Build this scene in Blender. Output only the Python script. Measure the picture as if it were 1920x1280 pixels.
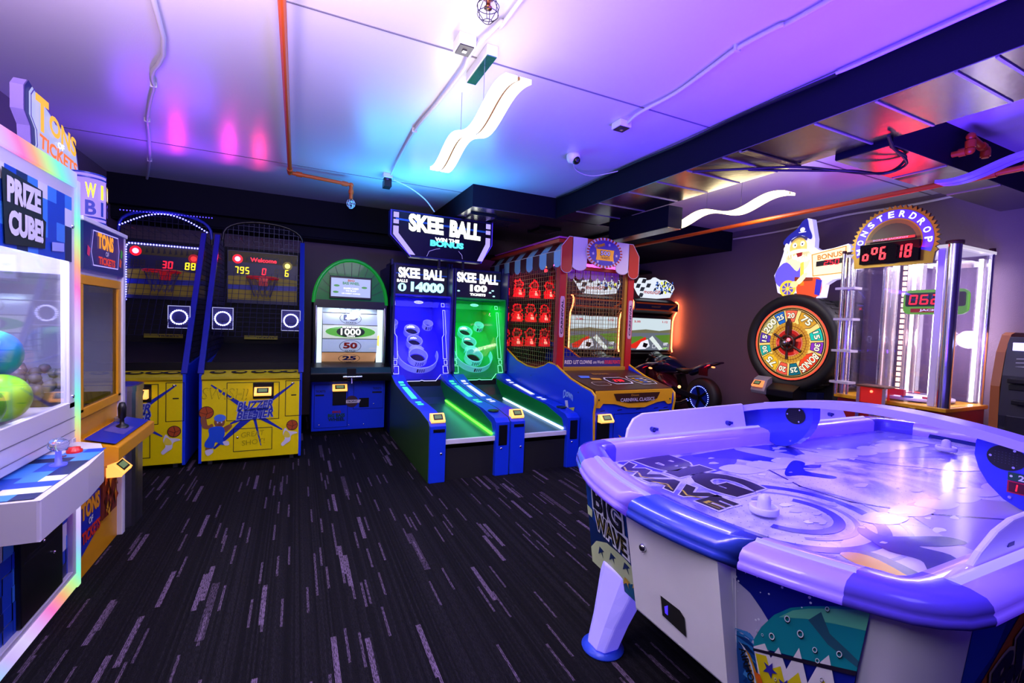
import bpy, math, random
from mathutils import Vector, Matrix
random.seed(7)
for o in list(bpy.data.objects): bpy.data.objects.remove(o)
SC = bpy.context.scene
COL = SC.collection
R = math.radians

# ------------------------------------------------------------------ camera
cd = bpy.data.cameras.new('camera'); cam = bpy.data.objects.new('camera', cd); COL.objects.link(cam)
YAW, PITCH, ROLL, FPX = 0.440913, 0.0412334, 0.037467, 858.48
cy_, sy_, cp_, sp_ = math.cos(YAW), math.sin(YAW), math.cos(PITCH), math.sin(PITCH)
F_ = Vector((sy_*cp_, cy_*cp_, -sp_)); R_ = Vector((cy_, -sy_, 0)); U_ = R_.cross(F_)
cr_, sr_ = math.cos(ROLL), math.sin(ROLL)
R2 = R_*cr_ + U_*sr_; U2 = -R_*sr_ + U_*cr_
m = Matrix((R2, U2, -F_)).transposed().to_4x4(); m.translation = (0, 0, 1.5)
cam.matrix_world = m
cd.sensor_width = 36; cd.lens = FPX/1920*36; cd.clip_start = .02; cd.clip_end = 60
SC.camera = cam

# ------------------------------------------------------------------ exposure and world
SC.view_settings.view_transform = 'Standard'
SC.view_settings.look = 'None'
SC.view_settings.gamma = 1
SC.view_settings.use_curve_mapping = False
SC.view_settings.exposure = 0.0
w = bpy.data.worlds.new('world'); SC.world = w; w.use_nodes = True
w.node_tree.nodes['Background'].inputs[0].default_value = (.25, .18, .5, 1)
w.node_tree.nodes['Background'].inputs[1].default_value = .10

def light(name, kind, loc, col, power, size=.1, size_y=None, direction=None, shape='RECTANGLE', spread=None):
    l = bpy.data.lights.new(name, kind); l.color = col; l.energy = power
    if kind == 'AREA':
        l.shape = shape; l.size = size
        if size_y is not None: l.size_y = size_y
        if spread: l.spread = R(spread)
    else: l.shadow_soft_size = size
    o = bpy.data.objects.new(name, l); COL.objects.link(o); o.location = loc
    if direction is not None:
        o.rotation_euler = Vector(direction).to_track_quat('-Z', 'Y').to_euler()
    return o
# added violet area lamps around the table, tinting ceiling, floor and field
light('added_table_uplight', 'AREA', (2.5, 1.25, 1.24), (.11, .03, 1.0), 300, 2.4, .9, (0.0, 0, 1))
light('added_table_end_light', 'AREA', (.98, 1.25, .86), (.2, .1, 1.0), 4, .1, 1.2, (-1, 0, -.35))
light('added_field_downlight', 'AREA', (2.7, 1.28, 1.07), (.16, .08, 1.0), 9, .08, 1.2, (-.1, 0, -1))
# pendants: light thrown up and down from the hanging wave lamps
light('pendant_uplight', 'AREA', (1.0, 2.87, 2.76), (1.0, .93, .9), 2.5, .14, 1.4, (0, 0, 1))
light('pendant_downlight', 'AREA', (1.0, 2.87, 2.66), (1.0, .95, .95), 16, .2, 1.2, (0, 0, -1))
light('pendant_uplight', 'AREA', (3.92, 3.4, 2.76), (1.0, .86, .6), 7, .14, 1.4, (0, 0, 1))
light('pendant_downlight', 'AREA', (3.92, 3.4, 2.64), (1.0, .88, .74), 26, .2, 1.2, (.3, 0, -1))
# unseen lamps added out of frame to brighten ceiling and machine fronts
light('added_hall_uplight', 'AREA', (.0, 1.0, 2.15), (1.0, .86, .93), 46, .6, 1.0, (.05, .55, 1), spread=125)
light('added_hall_uplight', 'AREA', (-.9, 1.5, 2.3), (1.0, .7, .98), 46, .5, .9, (-.1, .5, 1), spread=130)
light('added_hall_downlight', 'AREA', (.0, 1.4, 2.9), (1.0, .93, .95), 36, .5, 1.2, (-.1, .85, -.7))
light('added_hall_downlight', 'AREA', (-.7, .3, 2.6), (.92, .88, 1.0), 22, .5, 1.0, (1, .35, -.75))
light('added_hall_downlight', 'AREA', (1.2, -.6, 2.8), (.8, .7, 1.0), 6, .8, .8, (0.1, .4, -1))
# skee sign and hoop LED light on the ceiling, then added coloured lamps
light('skee_sign_glow', 'AREA', (1.3, 5.2, 2.5), (.04, .42, 1.0), 34, 1.5, .5, (-.15, -.3, 1))
light('hoop_led_glow', 'AREA', (-1.2, 5.6, 2.5), (.2, .05, 1.0), 10, .8, .2, (0, -.6, 1))
for x_, y_, c_ in ((-1.2, 5.35, (1, .02, .6)), (-.72, 5.45, (1, .02, .5)), (-.42, 5.6, (1, .02, .12))):  # unseen spots added for coloured streaks on the ceiling
    l_ = light('added_ceiling_spot', 'SPOT', (x_*1.06, 6.5, 2.66), c_, 9, .03, direction=(x_-x_*1.06, y_-6.5, .44)); l_.data.spot_size = R(38); l_.data.spot_blend = .9
light('added_duct_red_light', 'AREA', (5.2, 2.45, 2.36), (1.0, .01, .06), 5, .4, .15, (-.35, -.3, 1))  # added red lamp, reddens the underside of the cross duct

# ------------------------------------------------------------------ materials
def s2l(c):
    return tuple(((x/12.92) if x <= .04045 else ((x+.055)/1.055)**2.4) for x in c)
def hx(h): return s2l(tuple(int(h[i:i+2], 16)/255 for i in (0, 2, 4)))
MATS = {}
def mat(name, col='808080', rough=.5, metal=0, em=None, es=0, alpha=1, coat=0, spec=.5, noise=0, bump=0, nscale=40, trans=0):
    if name in MATS: return MATS[name]
    M_ = bpy.data.materials.new(name); M_.use_nodes = True
    nt = M_.node_tree; b = nt.nodes['Principled BSDF']
    c = hx(col) if isinstance(col, str) else col
    b.inputs['Base Color'].default_value = (*c, 1); b.inputs['Roughness'].default_value = rough
    b.inputs['Metallic'].default_value = metal; b.inputs['Coat Weight'].default_value = coat
    b.inputs['Specular IOR Level'].default_value = spec
    b.inputs['Transmission Weight'].default_value = trans
    if em is not None:
        e = hx(em) if isinstance(em, str) else em
        b.inputs['Emission Color'].default_value = (*e, 1); b.inputs['Emission Strength'].default_value = es
    if noise or bump:
        tc = nt.nodes.new('ShaderNodeTexCoord'); n = nt.nodes.new('ShaderNodeTexNoise')
        n.inputs['Scale'].default_value = nscale; n.inputs['Detail'].default_value = 4
        nt.links.new(tc.outputs['Object'], n.inputs['Vector'])
        if noise:
            mx = nt.nodes.new('ShaderNodeMix'); mx.data_type = 'RGBA'
            mx.inputs[6].default_value = (*[x*(1-noise) for x in c], 1); mx.inputs[7].default_value = (*[min(1, x*(1+noise)) for x in c], 1)
            nt.links.new(n.outputs['Fac'], mx.inputs[0]); nt.links.new(mx.outputs[2], b.inputs['Base Color'])
        if bump:
            bp = nt.nodes.new('ShaderNodeBump'); bp.inputs['Strength'].default_value = bump; bp.inputs['Distance'].default_value = .004
            nt.links.new(n.outputs['Fac'], bp.inputs['Height']); nt.links.new(bp.outputs[0], b.inputs['Normal'])
    MATS[name] = M_
    return M_
def glass(name, tint='ffffff', gloss=.12, rough=.03, body=0):
    if name in MATS: return MATS[name]
    M_ = bpy.data.materials.new(name); M_.use_nodes = True; nt = M_.node_tree; nt.nodes.clear()
    out = nt.nodes.new('ShaderNodeOutputMaterial'); t = nt.nodes.new('ShaderNodeBsdfTransparent'); g = nt.nodes.new('ShaderNodeBsdfGlossy')
    t.inputs[0].default_value = (*hx(tint), 1); g.inputs['Roughness'].default_value = rough
    mx = nt.nodes.new('ShaderNodeMixShader'); lw = nt.nodes.new('ShaderNodeLayerWeight'); lw.inputs[0].default_value = .25
    mp = nt.nodes.new('ShaderNodeMapRange'); mp.inputs[3].default_value = gloss*.5; mp.inputs[4].default_value = min(.9, gloss*4)
    nt.links.new(lw.outputs['Fresnel'], mp.inputs[0]); nt.links.new(mp.outputs[0], mx.inputs[0])
    nt.links.new(t.outputs[0], mx.inputs[1]); nt.links.new(g.outputs[0], mx.inputs[2])
    last = mx.outputs[0]
    if body:
        d = nt.nodes.new('ShaderNodeBsdfDiffuse'); d.inputs[0].default_value = (.8, .8, .9, 1)
        m2 = nt.nodes.new('ShaderNodeMixShader'); m2.inputs[0].default_value = body
        nt.links.new(last, m2.inputs[1]); nt.links.new(d.outputs[0], m2.inputs[2]); last = m2.outputs[0]
    nt.links.new(last, out.inputs[0]); MATS[name] = M_
    return M_
def E(name, col='ffffff', s=1, base='101010'): return mat(name, base, .4, em=col, es=s)

BLACK = mat('black_plastic', '0b0b0e', .35); MATTE = mat('matte_black', '08080a', .8)
WHITE = mat('white_paint', 'd8d6dc', .4); CHROME = mat('polished_steel', 'e0e0ea', .2, 1)
STEEL = mat('brushed_steel', 'a8a8b0', .32, 1); RUBBER = mat('rubber', '0c0c0e', .6, bump=.3)
YEL = mat('yellow_laminate', 'ecd800', .35, noise=.05); BLUE = mat('blue_laminate', '1238d8', .35)
DBLUE = mat('deep_blue_paint', '0a1060', .35); RED = mat('red_paint', 'b01018', .35)
INK = mat('ink_black', '101018', .45); SBLUE = mat('art_blue', '1428a0', .4); LBLUE = mat('art_light_blue', '4a78e0', .4)
ORANGE = mat('orange_pipe_paint', 'c24d0c', .45, bump=.1); BROWN = mat('art_brown', '5c3420', .5)
GOLD = mat('gold_trim', 'd89a10', .3); GREEN = mat('green_paint', '0a8a30', .35)
E_WHITE = E('lit_white', 'ffffff', 2.2); E_CARD = mat('lit_amber_plastic', 'ffb060', .3, em='ffae50', es=1.6)
E_RED = E('lit_red', 'ff1830', 2.6); E_DIM = mat('unlit_segment', '1c0808', .8, spec=.1); E_YELW = E('lit_yellow', 'ffe020', 2.0)
E_BLUE = E('lit_blue', '2a2cff', 5.0); E_CYAN = E('lit_cyan', '70d8ff', 2.2); E_GRN = E('lit_green', '20ff40', 3.0)
E_LAV = E('lit_lavender', 'b0a0ff', 1.3); E_PUR = E('lit_purple', '4a30ff', 1.3)
LCD = E('lcd_dark_screen', '203050', .4)
GLASS = glass('clear_glass'); GLASS2 = glass('smoked_glass', 'c8c8d8', .08)
SKIN = mat('art_skin', '8a5434', .5); BALLO = mat('art_basketball', 'b04a14', .5)

# ------------------------------------------------------------------ mesh helpers
def V3(*a): return Vector(a)
class Fr:
    """a flat drawing frame: origin, u axis, v axis"""
    def __init__(s, O, U, V): s.O, s.U, s.V = Vector(O), Vector(U).normalized(), Vector(V).normalized(); s.N = s.U.cross(s.V).normalized()
    def p(s, u, v, n=0): return s.O + s.U*u + s.V*v + s.N*n
def smooth_loop(pts, k=4):
    n = len(pts); out = []
    for i in range(n):
        p0, p1, p2, p3 = pts[i-1], pts[i], pts[(i+1) % n], pts[(i+2) % n]
        for j in range(k):
            u = j/k; out.append(tuple(.5*((2*p1[q])+(-p0[q]+p2[q])*u+(2*p0[q]-5*p1[q]+4*p2[q]-p3[q])*u*u+(-p0[q]+3*p1[q]-3*p2[q]+p3[q])*u**3) for q in (0, 1)))
    return out
FONTC = {}
def font_mesh(txt, off, bev=0):
    k = (txt, off)
    if k in FONTC: return FONTC[k]
    c = bpy.data.curves.new('t', 'FONT'); c.body = txt; c.size = 1; c.offset = off; c.resolution_u = 3; c.extrude = 0
    o = bpy.data.objects.new('t', c); COL.objects.link(o)
    dg = bpy.context.evaluated_depsgraph_get(); me = bpy.data.meshes.new_from_object(o.evaluated_get(dg))
    vs = [(v.co.x, v.co.y) for v in me.vertices]; fs = [tuple(p.vertices) for p in me.polygons]
    bpy.data.objects.remove(o); bpy.data.curves.remove(c); bpy.data.meshes.remove(me)
    x0 = min(v[0] for v in vs); x1 = max(v[0] for v in vs); y0 = min(v[1] for v in vs); y1 = max(v[1] for v in vs)
    vs = [((x-x0)/(x1-x0)-.5, (y-y0)/(y1-y0)-.5) for x, y in vs]
    FONTC[k] = (vs, fs); return vs, fs
SEG = {'0': 'abcdef', '1': 'bc', '2': 'abged', '3': 'abgcd', '4': 'fgbc', '5': 'afgcd', '6': 'afgcde', '7': 'abc', '8': 'abcdefg', '9': 'abcdfg', 'o': 'gcde', 'O': 'abfg', ' ': '', '-': 'g'}
class MB:
    def __init__(s): s.v = []; s.f = []; s.mi = []; s.sm = []; s.mats = []
    def _m(s, mt):
        if mt not in s.mats: s.mats.append(mt)
        return s.mats.index(mt)
    def add(s, vs, fs, mt, smooth=False):
        n = len(s.v); s.v += [tuple(v) for v in vs]; k = s._m(mt)
        for f in fs: s.f.append(tuple(i+n for i in f)); s.mi.append(k); s.sm.append(smooth)
        return s
    def box(s, x0, x1, y0, y1, z0, z1, mt, M=None):
        vs = [Vector(p) for p in ((x0,y0,z0),(x1,y0,z0),(x1,y1,z0),(x0,y1,z0),(x0,y0,z1),(x1,y0,z1),(x1,y1,z1),(x0,y1,z1))]
        if M is not None: vs = [M @ v for v in vs]
        return s.add(vs, [(0,3,2,1),(4,5,6,7),(0,1,5,4),(1,2,6,5),(2,3,7,6),(3,0,4,7)], mt)
    def bar(s, a, b, w_, mt, h=None, up=(0,0,1)):
        a, b = Vector(a), Vector(b); d = (b-a).normalized(); up = Vector(up)
        if abs(d.dot(up)) > .98: up = Vector((0,1,0))
        x = d.cross(up).normalized(); y = x.cross(d).normalized(); h = h or w_
        c = [(-1,-1),(1,-1),(1,1),(-1,1)]
        vs = [p + x*i*w_/2 + y*j*h/2 for p in (a, b) for i, j in c]
        return s.add(vs, [(3,2,1,0),(4,5,6,7),(0,1,5,4),(1,2,6,5),(2,3,7,6),(3,0,4,7)], mt)
    def prism(s, pts, axis, a, b, mt, mt2=None, smooth=False):
        """pts 2D in the other two axes (x: (y,z), y: (x,z), z: (x,y)) extruded from a to b"""
        def P(p, t): return {'x': (t, p[0], p[1]), 'y': (p[0], t, p[1]), 'z': (p[0], p[1], t)}[axis]
        n = len(pts); vs = [P(p, a) for p in pts] + [P(p, b) for p in pts]
        s.add(vs, [tuple(range(n))[::-1], tuple(range(n, 2*n))], mt)
        return s.add(vs, [(i, (i+1) % n, n+(i+1) % n, n+i) for i in range(n)], mt2 or mt, smooth)
    def plate(s, fr, pts, d, mt, side=None, n0=0):
        """outline in a frame, from n0 to n0+d"""
        n = len(pts); vs = [fr.p(u, v, n0) for u, v in pts] + [fr.p(u, v, n0+d) for u, v in pts]
        s.add(vs, [tuple(range(n, 2*n))], mt); s.add(vs, [tuple(range(n))[::-1]], side or mt)
        return s.add(vs, [(i, (i+1) % n, n+(i+1) % n, n+i) for i in range(n)], side or mt)
    def flat(s, fr, pts, mt, n=.002):
        if getattr(fr, 'c', None):      # curved panel: cut the outline into small triangles that follow it
            from mathutils.geometry import tessellate_polygon
            P2 = [Vector((u, v, 0)) for u, v in pts]; T = [tuple(P2[i] for i in tr) for tr in tessellate_polygon([P2])]; out = []
            while T:
                a, b, c = T.pop(); e = [(a-b).length, (b-c).length, (c-a).length]; m_ = max(e)
                if m_ < .06*max(fr.w, fr.h): out.append((a, b, c)); continue
                k = e.index(m_); a, b, c = ((a, b, c), (b, c, a), (c, a, b))[k]; h = (a+b)/2; T += [(a, h, c), (h, b, c)]
            for tr in out: s.add([fr.p(q.x, q.y, n) for q in tr], [(0, 1, 2)], mt)
            return s
        return s.add([fr.p(u, v, n) for u, v in pts], [tuple(range(len(pts)))], mt)
    def blob(s, fr, pts, mt, n=.002, k=4):
        return s.flat(fr, smooth_loop(pts, k), mt, n)
    def line(s, fr, pts, w_, mt, n=.003, closed=False):
        ps = list(pts) + ([pts[0]] if closed else [])
        for (a, b) in zip(ps, ps[1:]):
            dx, dy = b[0]-a[0], b[1]-a[1]; L = math.hypot(dx, dy) or 1; ex, ey = dx/L*w_/2, dy/L*w_/2
            s.flat(fr, [(a[0]-ex+ey, a[1]-ey-ex), (b[0]+ex+ey, b[1]+ey-ex), (b[0]+ex-ey, b[1]+ey+ex), (a[0]-ex-ey, a[1]-ey+ex)], mt, n)
        return s
    def disc(s, fr, cu, cv, ru, rv, mt, n=.002, k=24, a0=0, a1=360):
        pts = [(cu+ru*math.cos(R(a0+(a1-a0)*i/k)), cv+rv*math.sin(R(a0+(a1-a0)*i/k))) for i in range(k + (0 if a1-a0 == 360 else 1))]
        if a1-a0 != 360: pts.append((cu, cv))
        return s.flat(fr, pts, mt, n)
    def ring(s, fr, cu, cv, r0, r1, mt, n=.003, k=32, a0=0, a1=360, sy=1):
        P = [(math.cos(R(a0+(a1-a0)*i/k)), sy*math.sin(R(a0+(a1-a0)*i/k))) for i in range(k+1)]
        vs = [fr.p(cu+r0*c, cv+r0*d, n) for c, d in P] + [fr.p(cu+r1*c, cv+r1*d, n) for c, d in P]
        return s.add(vs, [(i, k+1+i, k+2+i, i+1) for i in range(k)], mt)
    def text(s, txt, fr, cu, cv, w_, h, mt, n=.004, off=.02, shear=0, rot=0, curve=0, d=0):
        vs, fs = font_mesh(txt, off); c_, s_ = math.cos(R(rot)), math.sin(R(rot))
        o = []
        for x, y in vs:
            X = x*w_ + shear*y*h; Y = y*h + curve*(1-4*x*x)
            o.append((cu + X*c_ - Y*s_, cv + X*s_ + Y*c_))
        if d:
            k = len(o); s.add([fr.p(u, v, n+d) for u, v in o], fs, mt)
            ec = {}
            for f in fs:
                for a, b in zip(f, f[1:]+f[:1]): ec[(a, b)] = 1
            q = [(a, b, b+k, a+k) for (a, b) in ec if (b, a) not in ec]
            return s.add([fr.p(u, v, n) for u, v in o] + [fr.p(u, v, n+d) for u, v in o], q, mt)
        return s.add([fr.p(u, v, n) for u, v in o], fs, mt)
    def digits(s, txt, fr, u, v, w_, h, on, off=None, n=.004, gap=.3, t=.14, shear=.08):
        """seven-segment characters, each w_ wide, starting at left edge u, bottom v"""
        for ch in txt:
            T = t*h
            S_ = {'a': (T*.6, h-T, w_-T*.6, h), 'd': (T*.6, 0, w_-T*.6, T), 'g': (T*.6, h/2-T/2, w_-T*.6, h/2+T/2),
                  'f': (0, h/2+T*.2, T, h-T*.3), 'b': (w_-T, h/2+T*.2, w_, h-T*.3), 'e': (0, T*.3, T, h/2-T*.2), 'c': (w_-T, T*.3, w_, h/2-T*.2)}
            for k, (a, b, c, d) in S_.items():
                m_ = on if k in SEG.get(ch, '') else off
                if m_ is None: continue
                s.flat(fr, [(u+a+shear*b, v+b), (u+c+shear*b, v+b), (u+c+shear*d, v+d), (u+a+shear*d, v+d)], m_, n)
            u += w_*(1+gap)
        return s
    def tube(s, path, r, mt, k=8, cap=True, closed=False):
        P = [Vector(p) for p in path]; n = len(P); vs = []; rr = r if isinstance(r, (list, tuple)) else [r]*n
        up = None
        for i, p in enumerate(P):
            if closed: d = P[(i+1) % n]-P[i-1]
            else: d = (P[min(i+1, n-1)]-P[max(i-1, 0)])
            d.normalize()
            if up is None:
                up = Vector((0,0,1)) if abs(d.z) < .9 else Vector((1,0,0))
            x = d.cross(up).normalized(); y = x.cross(d).normalized(); up = y
            vs += [p + (x*math.cos(2*math.pi*j/k) + y*math.sin(2*math.pi*j/k))*rr[i] for j in range(k)]
        fs = []
        for i in range(n if closed else n-1):
            a, b = i*k, ((i+1) % n)*k
            fs += [(a+j, a+(j+1) % k, b+(j+1) % k, b+j) for j in range(k)]
        s.add(vs, fs, mt, True)
        if cap and not closed: s.add(vs[:k], [tuple(range(k))[::-1]], mt); s.add(vs[-k:], [tuple(range(k))], mt)
        return s
    def lathe(s, prof, c, mt, k=24, axis='z', a0=0, a1=360, smooth=True):
        """prof: (radius, height along axis)"""
        full = (a1-a0 == 360); K = k if full else k+1; vs = []
        for r_, h in prof:
            for j in range(K):
                a = R(a0+(a1-a0)*j/k); x, y = r_*math.cos(a), r_*math.sin(a)
                p = {'z': (x, y, h), 'y': (x, h, y), 'x': (h, x, y)}[axis]
                vs.append(Vector(c)+Vector(p))
        fs = []
        for i in range(len(prof)-1):
            for j in range(k):
                j2 = (j+1) % K; fs.append((i*K+j, i*K+j2, (i+1)*K+j2, (i+1)*K+j))
        return s.add(vs, fs, mt, smooth)
    def ball(s, c, r, mt, k=12, sc=(1,1,1)):
        n = max(4, k//2); prof = [(Vector(c) , )]
        vs = []; fs = []
        for i in range(n+1):
            t = math.pi*i/n
            for j in range(k):
                a = 2*math.pi*j/k
                vs.append(Vector(c)+Vector((r*sc[0]*math.sin(t)*math.cos(a), r*sc[1]*math.sin(t)*math.sin(a), r*sc[2]*math.cos(t))))
        for i in range(n):
            for j in range(k): fs.append((i*k+j, (i+1)*k+j, (i+1)*k+(j+1) % k, i*k+(j+1) % k))
        return s.add(vs, fs, mt, True)
    def leds(s, path, step, r, mt):
        P = [Vector(p) for p in path]; acc = 0
        for a, b in zip(P, P[1:]):
            L = (b-a).length; t = acc
            while t < L:
                s.ball(a+(b-a)*(t/L), r, mt, 6); t += step
            acc = t-L
        return s
    def grid(s, fr, u0, u1, v0, v1, du, dv, t, mt):
        nu = max(1, round((u1-u0)/du)); nv = max(1, round((v1-v0)/dv))
        for i in range(nu+1):
            u = u0+(u1-u0)*i/nu; s.bar(fr.p(u, v0), fr.p(u, v1), t, mt)
        for j in range(nv+1):
            v = v0+(v1-v0)*j/nv; s.bar(fr.p(u0, v), fr.p(u1, v), t, mt)
        return s
    def build(s, name, parent=None, bevel=0, label=None, smooth=False):
        me = bpy.data.meshes.new(name); me.from_pydata(s.v, [], s.f)
        for mt in s.mats: me.materials.append(mt)
        me.polygons.foreach_set('material_index', s.mi); me.polygons.foreach_set('use_smooth', [x or smooth for x in s.sm]); me.update()
        o = bpy.data.objects.new(name, me); COL.objects.link(o)
        if parent is not None: o.parent = parent
        if bevel:
            b = o.modifiers.new('b', 'BEVEL'); b.width = bevel; b.segments = 2; b.limit_method = 'ANGLE'; b.angle_limit = R(40)
        if label: o['label'] = label
        return o
def thing(name, label, cat, loc=(0,0,0), rz=0, group=None):
    o = bpy.data.objects.new(name, None); COL.objects.link(o); o.location = loc; o.rotation_euler = (0, 0, R(rz)); o.empty_display_size = .1
    o['label'] = label; o['category'] = cat
    if group: o['group'] = group
    return o
def tag(o, label, cat, group=None):
    o['label'] = label; o['category'] = cat
    if group: o['group'] = group
    return o
def struct(o): o['kind'] = 'structure'; return o
def arc(cx, cy, r, a0, a1, n, ry=None):
    ry = r if ry is None else ry
    return [(cx+r*math.cos(R(a0+(a1-a0)*i/n)), cy+ry*math.sin(R(a0+(a1-a0)*i/n))) for i in range(n+1)]
FRONT = lambda x=0, y=0, z=0: Fr((x, y, z), (1,0,0), (0,0,1))      # faces -y

# ------------------------------------------------------------------ room shell
H = 3.1; XL, XR, YB, YF = -2.05, 6.4, 7.5, -3.0
def carpet():
    M_ = bpy.data.materials.new('dark_striped_carpet'); M_.use_nodes = True; nt = M_.node_tree; b = nt.nodes['Principled BSDF']
    N = nt.nodes.new; L = nt.links.new
    tc = N('ShaderNodeTexCoord'); sp = N('ShaderNodeSeparateXYZ'); L(tc.outputs['Object'], sp.inputs[0])
    def math_(op, a, b_=None, c=None):
        n = N('ShaderNodeMath'); n.operation = op
        for i, x in enumerate((a, b_, c)):
            if x is None: continue
            if isinstance(x, (int, float)): n.inputs[i].default_value = x
            else: L(x, n.inputs[i])
        return n.outputs[0]
    def layer(wx, wy, thr, seed):
        cx = math_('FLOOR', math_('MULTIPLY', sp.outputs[0], 1/wx))
        w1 = N('ShaderNodeTexWhiteNoise'); w1.noise_dimensions = '1D'; L(math_('ADD', cx, seed), w1.inputs['W'])
        cyy = math_('FLOOR', math_('MULTIPLY_ADD', sp.outputs[1], 1/wy, math_('MULTIPLY', w1.outputs[0], 7)))
        cb = N('ShaderNodeCombineXYZ'); L(cx, cb.inputs[0]); L(cyy, cb.inputs[1]); cb.inputs[2].default_value = seed
        w2 = N('ShaderNodeTexWhiteNoise'); w2.noise_dimensions = '3D'; L(cb.outputs[0], w2.inputs['Vector'])
        return math_('MULTIPLY', math_('GREATER_THAN', w2.outputs[0], thr), w2.outputs[0])
    l1 = layer(.024, .36, .975, 3); l2 = layer(.012, .24, .962, 11); l3 = layer(.036, .5, .98, 29)
    rib = math_('MULTIPLY_ADD', math_('SINE', math_('MULTIPLY', sp.outputs[0], 900)), .5, .5)
    n1 = N('ShaderNodeTexNoise'); n1.inputs['Scale'].default_value = 260; n1.inputs['Detail'].default_value = 3; L(tc.outputs['Object'], n1.inputs['Vector'])
    mp = N('ShaderNodeMapping'); mp.inputs['Scale'].default_value = (330, 40, 1); L(tc.outputs['Object'], mp.inputs[0])
    n2 = N('ShaderNodeTexNoise'); n2.inputs['Scale'].default_value = 1; n2.inputs['Detail'].default_value = 2; L(mp.outputs[0], n2.inputs['Vector'])
    mr = N('ShaderNodeMapRange'); mr.inputs[1].default_value = .4; mr.inputs[2].default_value = .6; L(n2.outputs['Fac'], mr.inputs[0])
    nz = math_('MULTIPLY', math_('MULTIPLY', n1.outputs['Fac'], n1.outputs['Fac']), math_('MULTIPLY_ADD', mr.outputs[0], 1.3, .2))
    tot = math_('MULTIPLY', math_('MULTIPLY', math_('ADD', math_('ADD', l1, math_('MULTIPLY', l2, .6)), math_('MULTIPLY', l3, .35)), math_('MULTIPLY_ADD', rib, .6, .4)), math_('MULTIPLY', nz, 4.2))
    w3 = N('ShaderNodeTexWhiteNoise'); w3.noise_dimensions = '1D'; L(math_('FLOOR', math_('MULTIPLY', sp.outputs[0], 110)), w3.inputs['W'])
    mx0 = N('ShaderNodeMix'); mx0.data_type = 'RGBA'; L(math_('MULTIPLY', w3.outputs[0], nz), mx0.inputs[0])
    mx0.inputs[6].default_value = (.004, .0036, .005, 1); mx0.inputs[7].default_value = (.032, .028, .037, 1)
    mx = N('ShaderNodeMix'); mx.data_type = 'RGBA'; mx.clamp_factor = True; L(tot, mx.inputs[0])
    L(mx0.outputs[2], mx.inputs[6]); mx.inputs[7].default_value = (.16, .11, .18, 1)
    L(mx.outputs[2], b.inputs['Base Color']); b.inputs['Roughness'].default_value = .95; b.inputs['Specular IOR Level'].default_value = .1
    bp = N('ShaderNodeBump'); bp.inputs['Strength'].default_value = .7; bp.inputs['Distance'].default_value = .004
    L(n1.outputs['Fac'], bp.inputs['Height']); L(bp.outputs[0], b.inputs['Normal'])
    return M_
CEIL = mat('ceiling_gloss_paint', 'c9c4d0', .3, spec=.7, bump=.12, nscale=90)
WALL = mat('mauve_wall_paint', '67546a', .6, noise=.12, bump=.6, nscale=160)
NAVY = mat('dark_navy_paint', '08081e', .7, spec=.15, noise=.1, bump=.15, nscale=60)
struct(MB().box(XL-.1, XR+.1, YF, YB+.1, -.1, 0, carpet()).build('floor'))
struct(MB().box(XL-.1, XR+.1, YF, YB+.1, H, H+.1, CEIL).build('ceiling'))
struct(MB().box(XL-.1, XL, YF, YB+.1, 0, H, WALL).build('wall_left'))
struct(MB().box(XR, XR+.1, YF, YB+.1, 0, H, WALL).build('wall_right'))
struct(MB().box(XL, XR, YB, YB+.1, 0, H, WALL).build('wall_back'))
struct(MB().box(XL, XR, YF-.1, YF, 0, H, WALL).build('wall_front'))
struct(MB().box(XL, 1.85, 7.0, YB, 2.74, H, NAVY).box(XL, 1.85, 7.12, YB, 2.6, 2.74, NAVY).box(XL, 6.4, 7.14, YB, 2.58, 2.62, NAVY).build('ceiling_bulkhead', bevel=.004))
struct(MB().box(4.0, XR, 5.3, YB, 2.8, H, NAVY).build('ceiling_bulkhead', bevel=.004))
SEAM = mat('ceiling_seam_strip', '6a6472', .6)  # dark strip drawn along each ceiling joint
for i, (x0, x1, y) in enumerate(((XL, 2.93, 2.7), (XL, 2.93, 5.53), (3.63, XR, 2.72), (XL, 2.93, -.1))):
    struct(MB().box(x0, x1, y-.006, y+.006, H-.004, H, SEAM).build('trim_%d' % (i+1)))
# ------------------------------------------------------------------ ceiling services
GALV = mat('galvanised_duct_steel', '8f8b92', .24, 1, bump=.25, nscale=14)
SEALD = mat('duct_seam', '9a949e', .4, .6)
def duct(name, label, boxes, seams=()):
    t = thing(name, label, 'air duct', (boxes[0][0], boxes[0][2], H))
    off = Vector((boxes[0][0], boxes[0][2], H))
    b = MB()
    for x0, x1, y0, y1, z0, z1 in boxes:
        b.box(x0-off.x, x1-off.x, y0-off.y, y1-off.y, z0-H+.006, z1-H, NAVY)
    b.build('duct_side', t)
    u = MB()
    for x0, x1, y0, y1, z0, z1 in boxes:
        u.box(x0-off.x+.004, x1-off.x-.004, y0-off.y+.004, y1-off.y-.004, z0-H, z0-H+.008, GALV)
    u.build('duct_underside', t)
    if seams:
        for a, b_ in seams: MB().bar(Vector(a)-off, Vector(b_)-off, .014, SEALD, .01).build('duct_seam', t)
    return t
duct('air_duct', 'long navy sided metal air duct running under the ceiling', [(2.96, 3.62, -1.5, 5.1, 2.84, H)],
     [((2.97, y, 2.838), (3.61, y, 2.838)) for y in (1.05, 1.2, 1.55, 1.89, 2.44, 2.59, 2.95, 3.31, 3.7, 4.2, 4.65)])
duct('air_duct', 'navy cross duct with shiny underside joining the long duct near the red glow', [(3.64, 6.39, 1.78, 2.15, 2.8, H)],
     [((4.4, 1.79, 2.798), (4.4, 2.14, 2.798)), ((5.3, 1.79, 2.798), (5.3, 2.14, 2.798))])
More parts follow.
